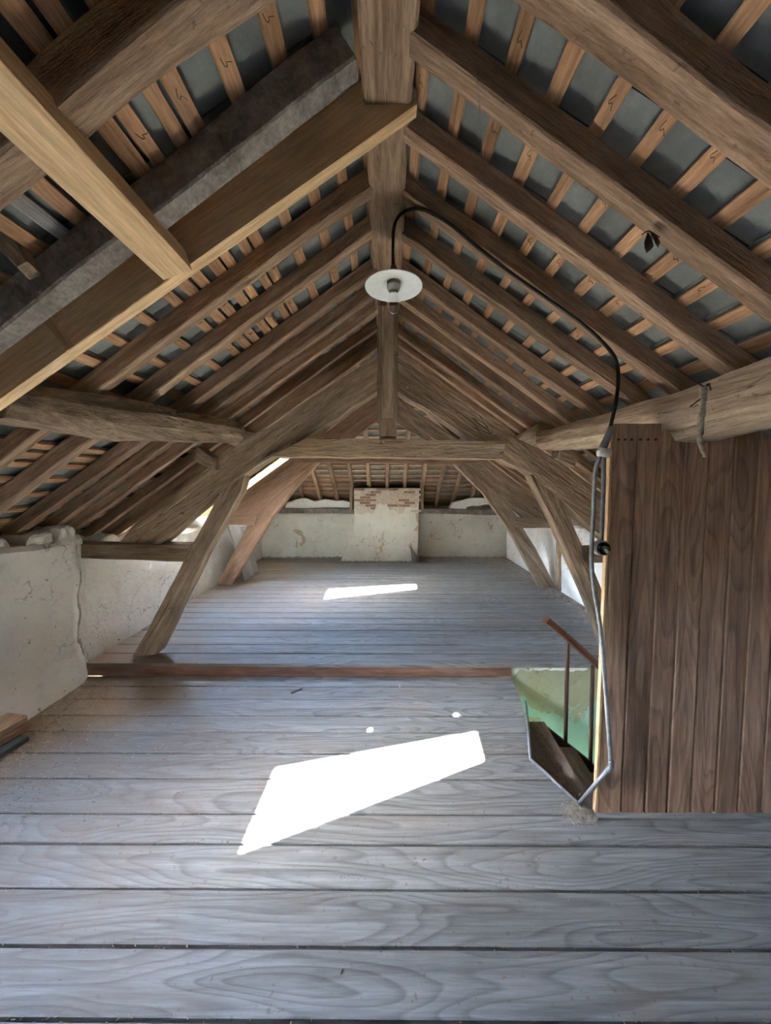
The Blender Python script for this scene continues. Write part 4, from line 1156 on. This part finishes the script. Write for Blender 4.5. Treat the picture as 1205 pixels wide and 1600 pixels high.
# hooks of bent wire that hold the slates, on the near laths
def hook_mesh():
    pts = catmull([Vector((-0.016, 0.010, 0)), Vector((0.012, 0.012, -0.004)), Vector((0.018, 0.002, -0.005)), Vector((0.006, -0.002, -0.006)), Vector((0.016, -0.020, -0.012))], 2)
    vs, fs = [], []
    for i, p in enumerate(pts):
        for k in range(3):
            a = 2 * math.pi * k / 3; vs.append((p.x, p.y + 0.0016 * math.cos(a), p.z + 0.0016 * math.sin(a)))
    for i in range(len(pts) - 1):
        for k in range(3):
            a, b = i * 3 + k, i * 3 + (k + 1) % 3; fs.append((a, b, b + 3, a + 3))
    me = bpy.data.meshes.new('slate_hook'); me.from_pydata(vs, [], fs); me.materials.append(M['iron']); return me
hk = hook_mesh(); hr_ = random.Random(11)
for s in (-1, 1):
    for x in lath_x[s]:
        if x > 1.35: continue
        for yy in ([1.07, 1.36, 1.66, 1.95, 2.25] if s > 0 else [1.10, 1.62, 1.92, 2.2, 2.3]):
            if hr_.random() < 0.45 or in_holes(s, s * x, yy, 0.03, 0.05): continue
            X = Vector((0, 1, 0)); Z = Vector((s * SP, 0, CP)); Y = Z.cross(X)
            m = Matrix((X, Y, Z)).transposed().to_4x4(); m.translation = Vector((s * x, yy + hr_.uniform(-0.03, 0.03), roof_z(x, AL) - 0.001))
            inst('slate_hook', hk, m @ Matrix.Rotation(hr_.uniform(-0.6, 0.6), 4, 'Z') @ Matrix.Scale(0.75, 4), ceil[s])

# ================================================================== DEBRIS (uncountable)
def debris(name, label, spots, mat, parent=None):
    vs, fs = [], []
    for (x, yy, z, sx) in spots:
        a = random.uniform(0, math.pi); l = sx * random.uniform(0.5, 1.6); w = sx * random.uniform(0.15, 0.5); h = sx * random.uniform(0.1, 0.35)
        ca, sa = math.cos(a), math.sin(a); k = len(vs)
        for (p, q, r) in ((-l, -w, 0), (l, -w * 0.6, 0), (l * 0.8, w, 0), (-l * 0.7, w * 0.8, 0), (0, 0, h * 2)):
            vs.append((x + p * ca - q * sa, yy + p * sa + q * ca, z + r))
        fs += [(k, k + 1, k + 4), (k + 1, k + 2, k + 4), (k + 2, k + 3, k + 4), (k + 3, k, k + 4), (k, k + 3, k + 2, k + 1)]
    o = obj(name, vs, fs, mat)
    return tag(o, label, name.replace('_', ' '), kind='stuff')
rnd = random.Random(3)
sp = []
for _ in range(2600):                            # wood dust near the left wall
    x = XL + 0.06 + abs(rnd.gauss(0, 0.55)); yy = rnd.uniform(1.5, 2.8)
    if x < 0.7: sp.append((x, yy, 0.001, rnd.uniform(0.003, 0.012) * (1.3 if x < -2.1 else 0.8)))
for _ in range(260):
    x = rnd.uniform(-2.0, 1.7); yy = rnd.uniform(0.6, 2.75); hx = hole_x(yy)
    if hx and x > hx - 0.05: continue
    if yy < 1.62 or x < 0.8: sp.append((x, yy, 0.001, rnd.uniform(0.003, 0.008)))
for s_ in seams[1:13]:                           # crumbs caught along the joints
    for _ in range(220):
        x = rnd.uniform(XL + 0.1, 2.2); yy = s_ + rnd.gauss(0, 0.008)
        hx = hole_x(yy)
        if hx and x > hx - 0.05: continue
        sp.append((x, yy, 0.001, rnd.uniform(0.0015, 0.005)))
debris('wood_chips', 'fine wood chips and dust scattered over the lower floorboards', sp, 'chip')
sp = []
for _ in range(700):                             # heap at the corner of the stair opening
    sp.append((0.93 + rnd.gauss(0, 0.035), 1.63 + rnd.gauss(0, 0.03), 0.001 + abs(rnd.gauss(0, 0.006)), rnd.uniform(0.003, 0.009)))
debris('dust_heap', 'small heap of grey dust at the near corner of the stair opening', sp, 'dust')
sp = []
for _ in range(420):
    t = rnd.random(); sp.append((1.0 + rnd.uniform(-0.12, 0.08), rnd.uniform(1.75, 2.42), -0.134, rnd.uniform(0.004, 0.014)))
debris('stair_dust', 'crumbled plaster dust lying on the top stair tread', sp, 'dust')
sp = []
for _ in range(1500):
    x = rnd.uniform(0.65, XR - 0.08); d = abs(rnd.gauss(0, 0.25)) + 0.03
    wid = 0.5 + 0.9 * max(0, (x - 1.2) / 1.2)
    sp.append((x, END_Y - 0.04 - d * wid, UP_Z + rnd.random() * 0.03 * math.exp(-d * 3), rnd.uniform(0.008, 0.05)))
for _ in range(900):
    yy = rnd.uniform(3.6, 6.7); d = abs(rnd.gauss(0, 0.13)) * (0.5 + max(0, yy - 4.2) * 0.8)
    sp.append((XR - 0.05 - d, yy, UP_Z + 0.002, rnd.uniform(0.006, 0.035)))
for _ in range(500):
    x = rnd.uniform(XL + 0.1, 0.6); sp.append((x, (END_Y if x < -0.7 else CH_Y) - 0.05 - abs(rnd.gauss(0, 0.07)), UP_Z + rnd.random() * 0.02, rnd.uniform(0.008, 0.04)))
debris('rubble', 'crumbled mortar and twigs heaped along the foot of the end wall', sp, 'dust')
sp = []
for _ in range(900):
    sp.append((rnd.uniform(XL + 0.1, XR - 0.1), rnd.uniform(2.9, 6.4), UP_Z + 0.001, rnd.uniform(0.002, 0.010)))
debris('floor_crumbs', 'scattered crumbs on the raised floorboards', sp, 'chip')

# ================================================================== COBWEB STRANDS
for pts_, lab in ((((742, 90, 1.14), (748, 150, 1.2), (752, 215, 1.26), (760, 292, 1.40)), 'thin grey cobweb strand hanging between the first rafters on the right'),
                  (((520, 320, 1.72), (505, 350, 1.76), (470, 385, 1.80), (437, 412, 1.85)), 'thin grey cobweb strand between the rafters left of the lamp')):
    o = tube('cobweb_strand', catmull([UY(*q) for q in pts_], 5), 0.0011, 'web', None, 4)
    tag(o, lab, 'cobweb')
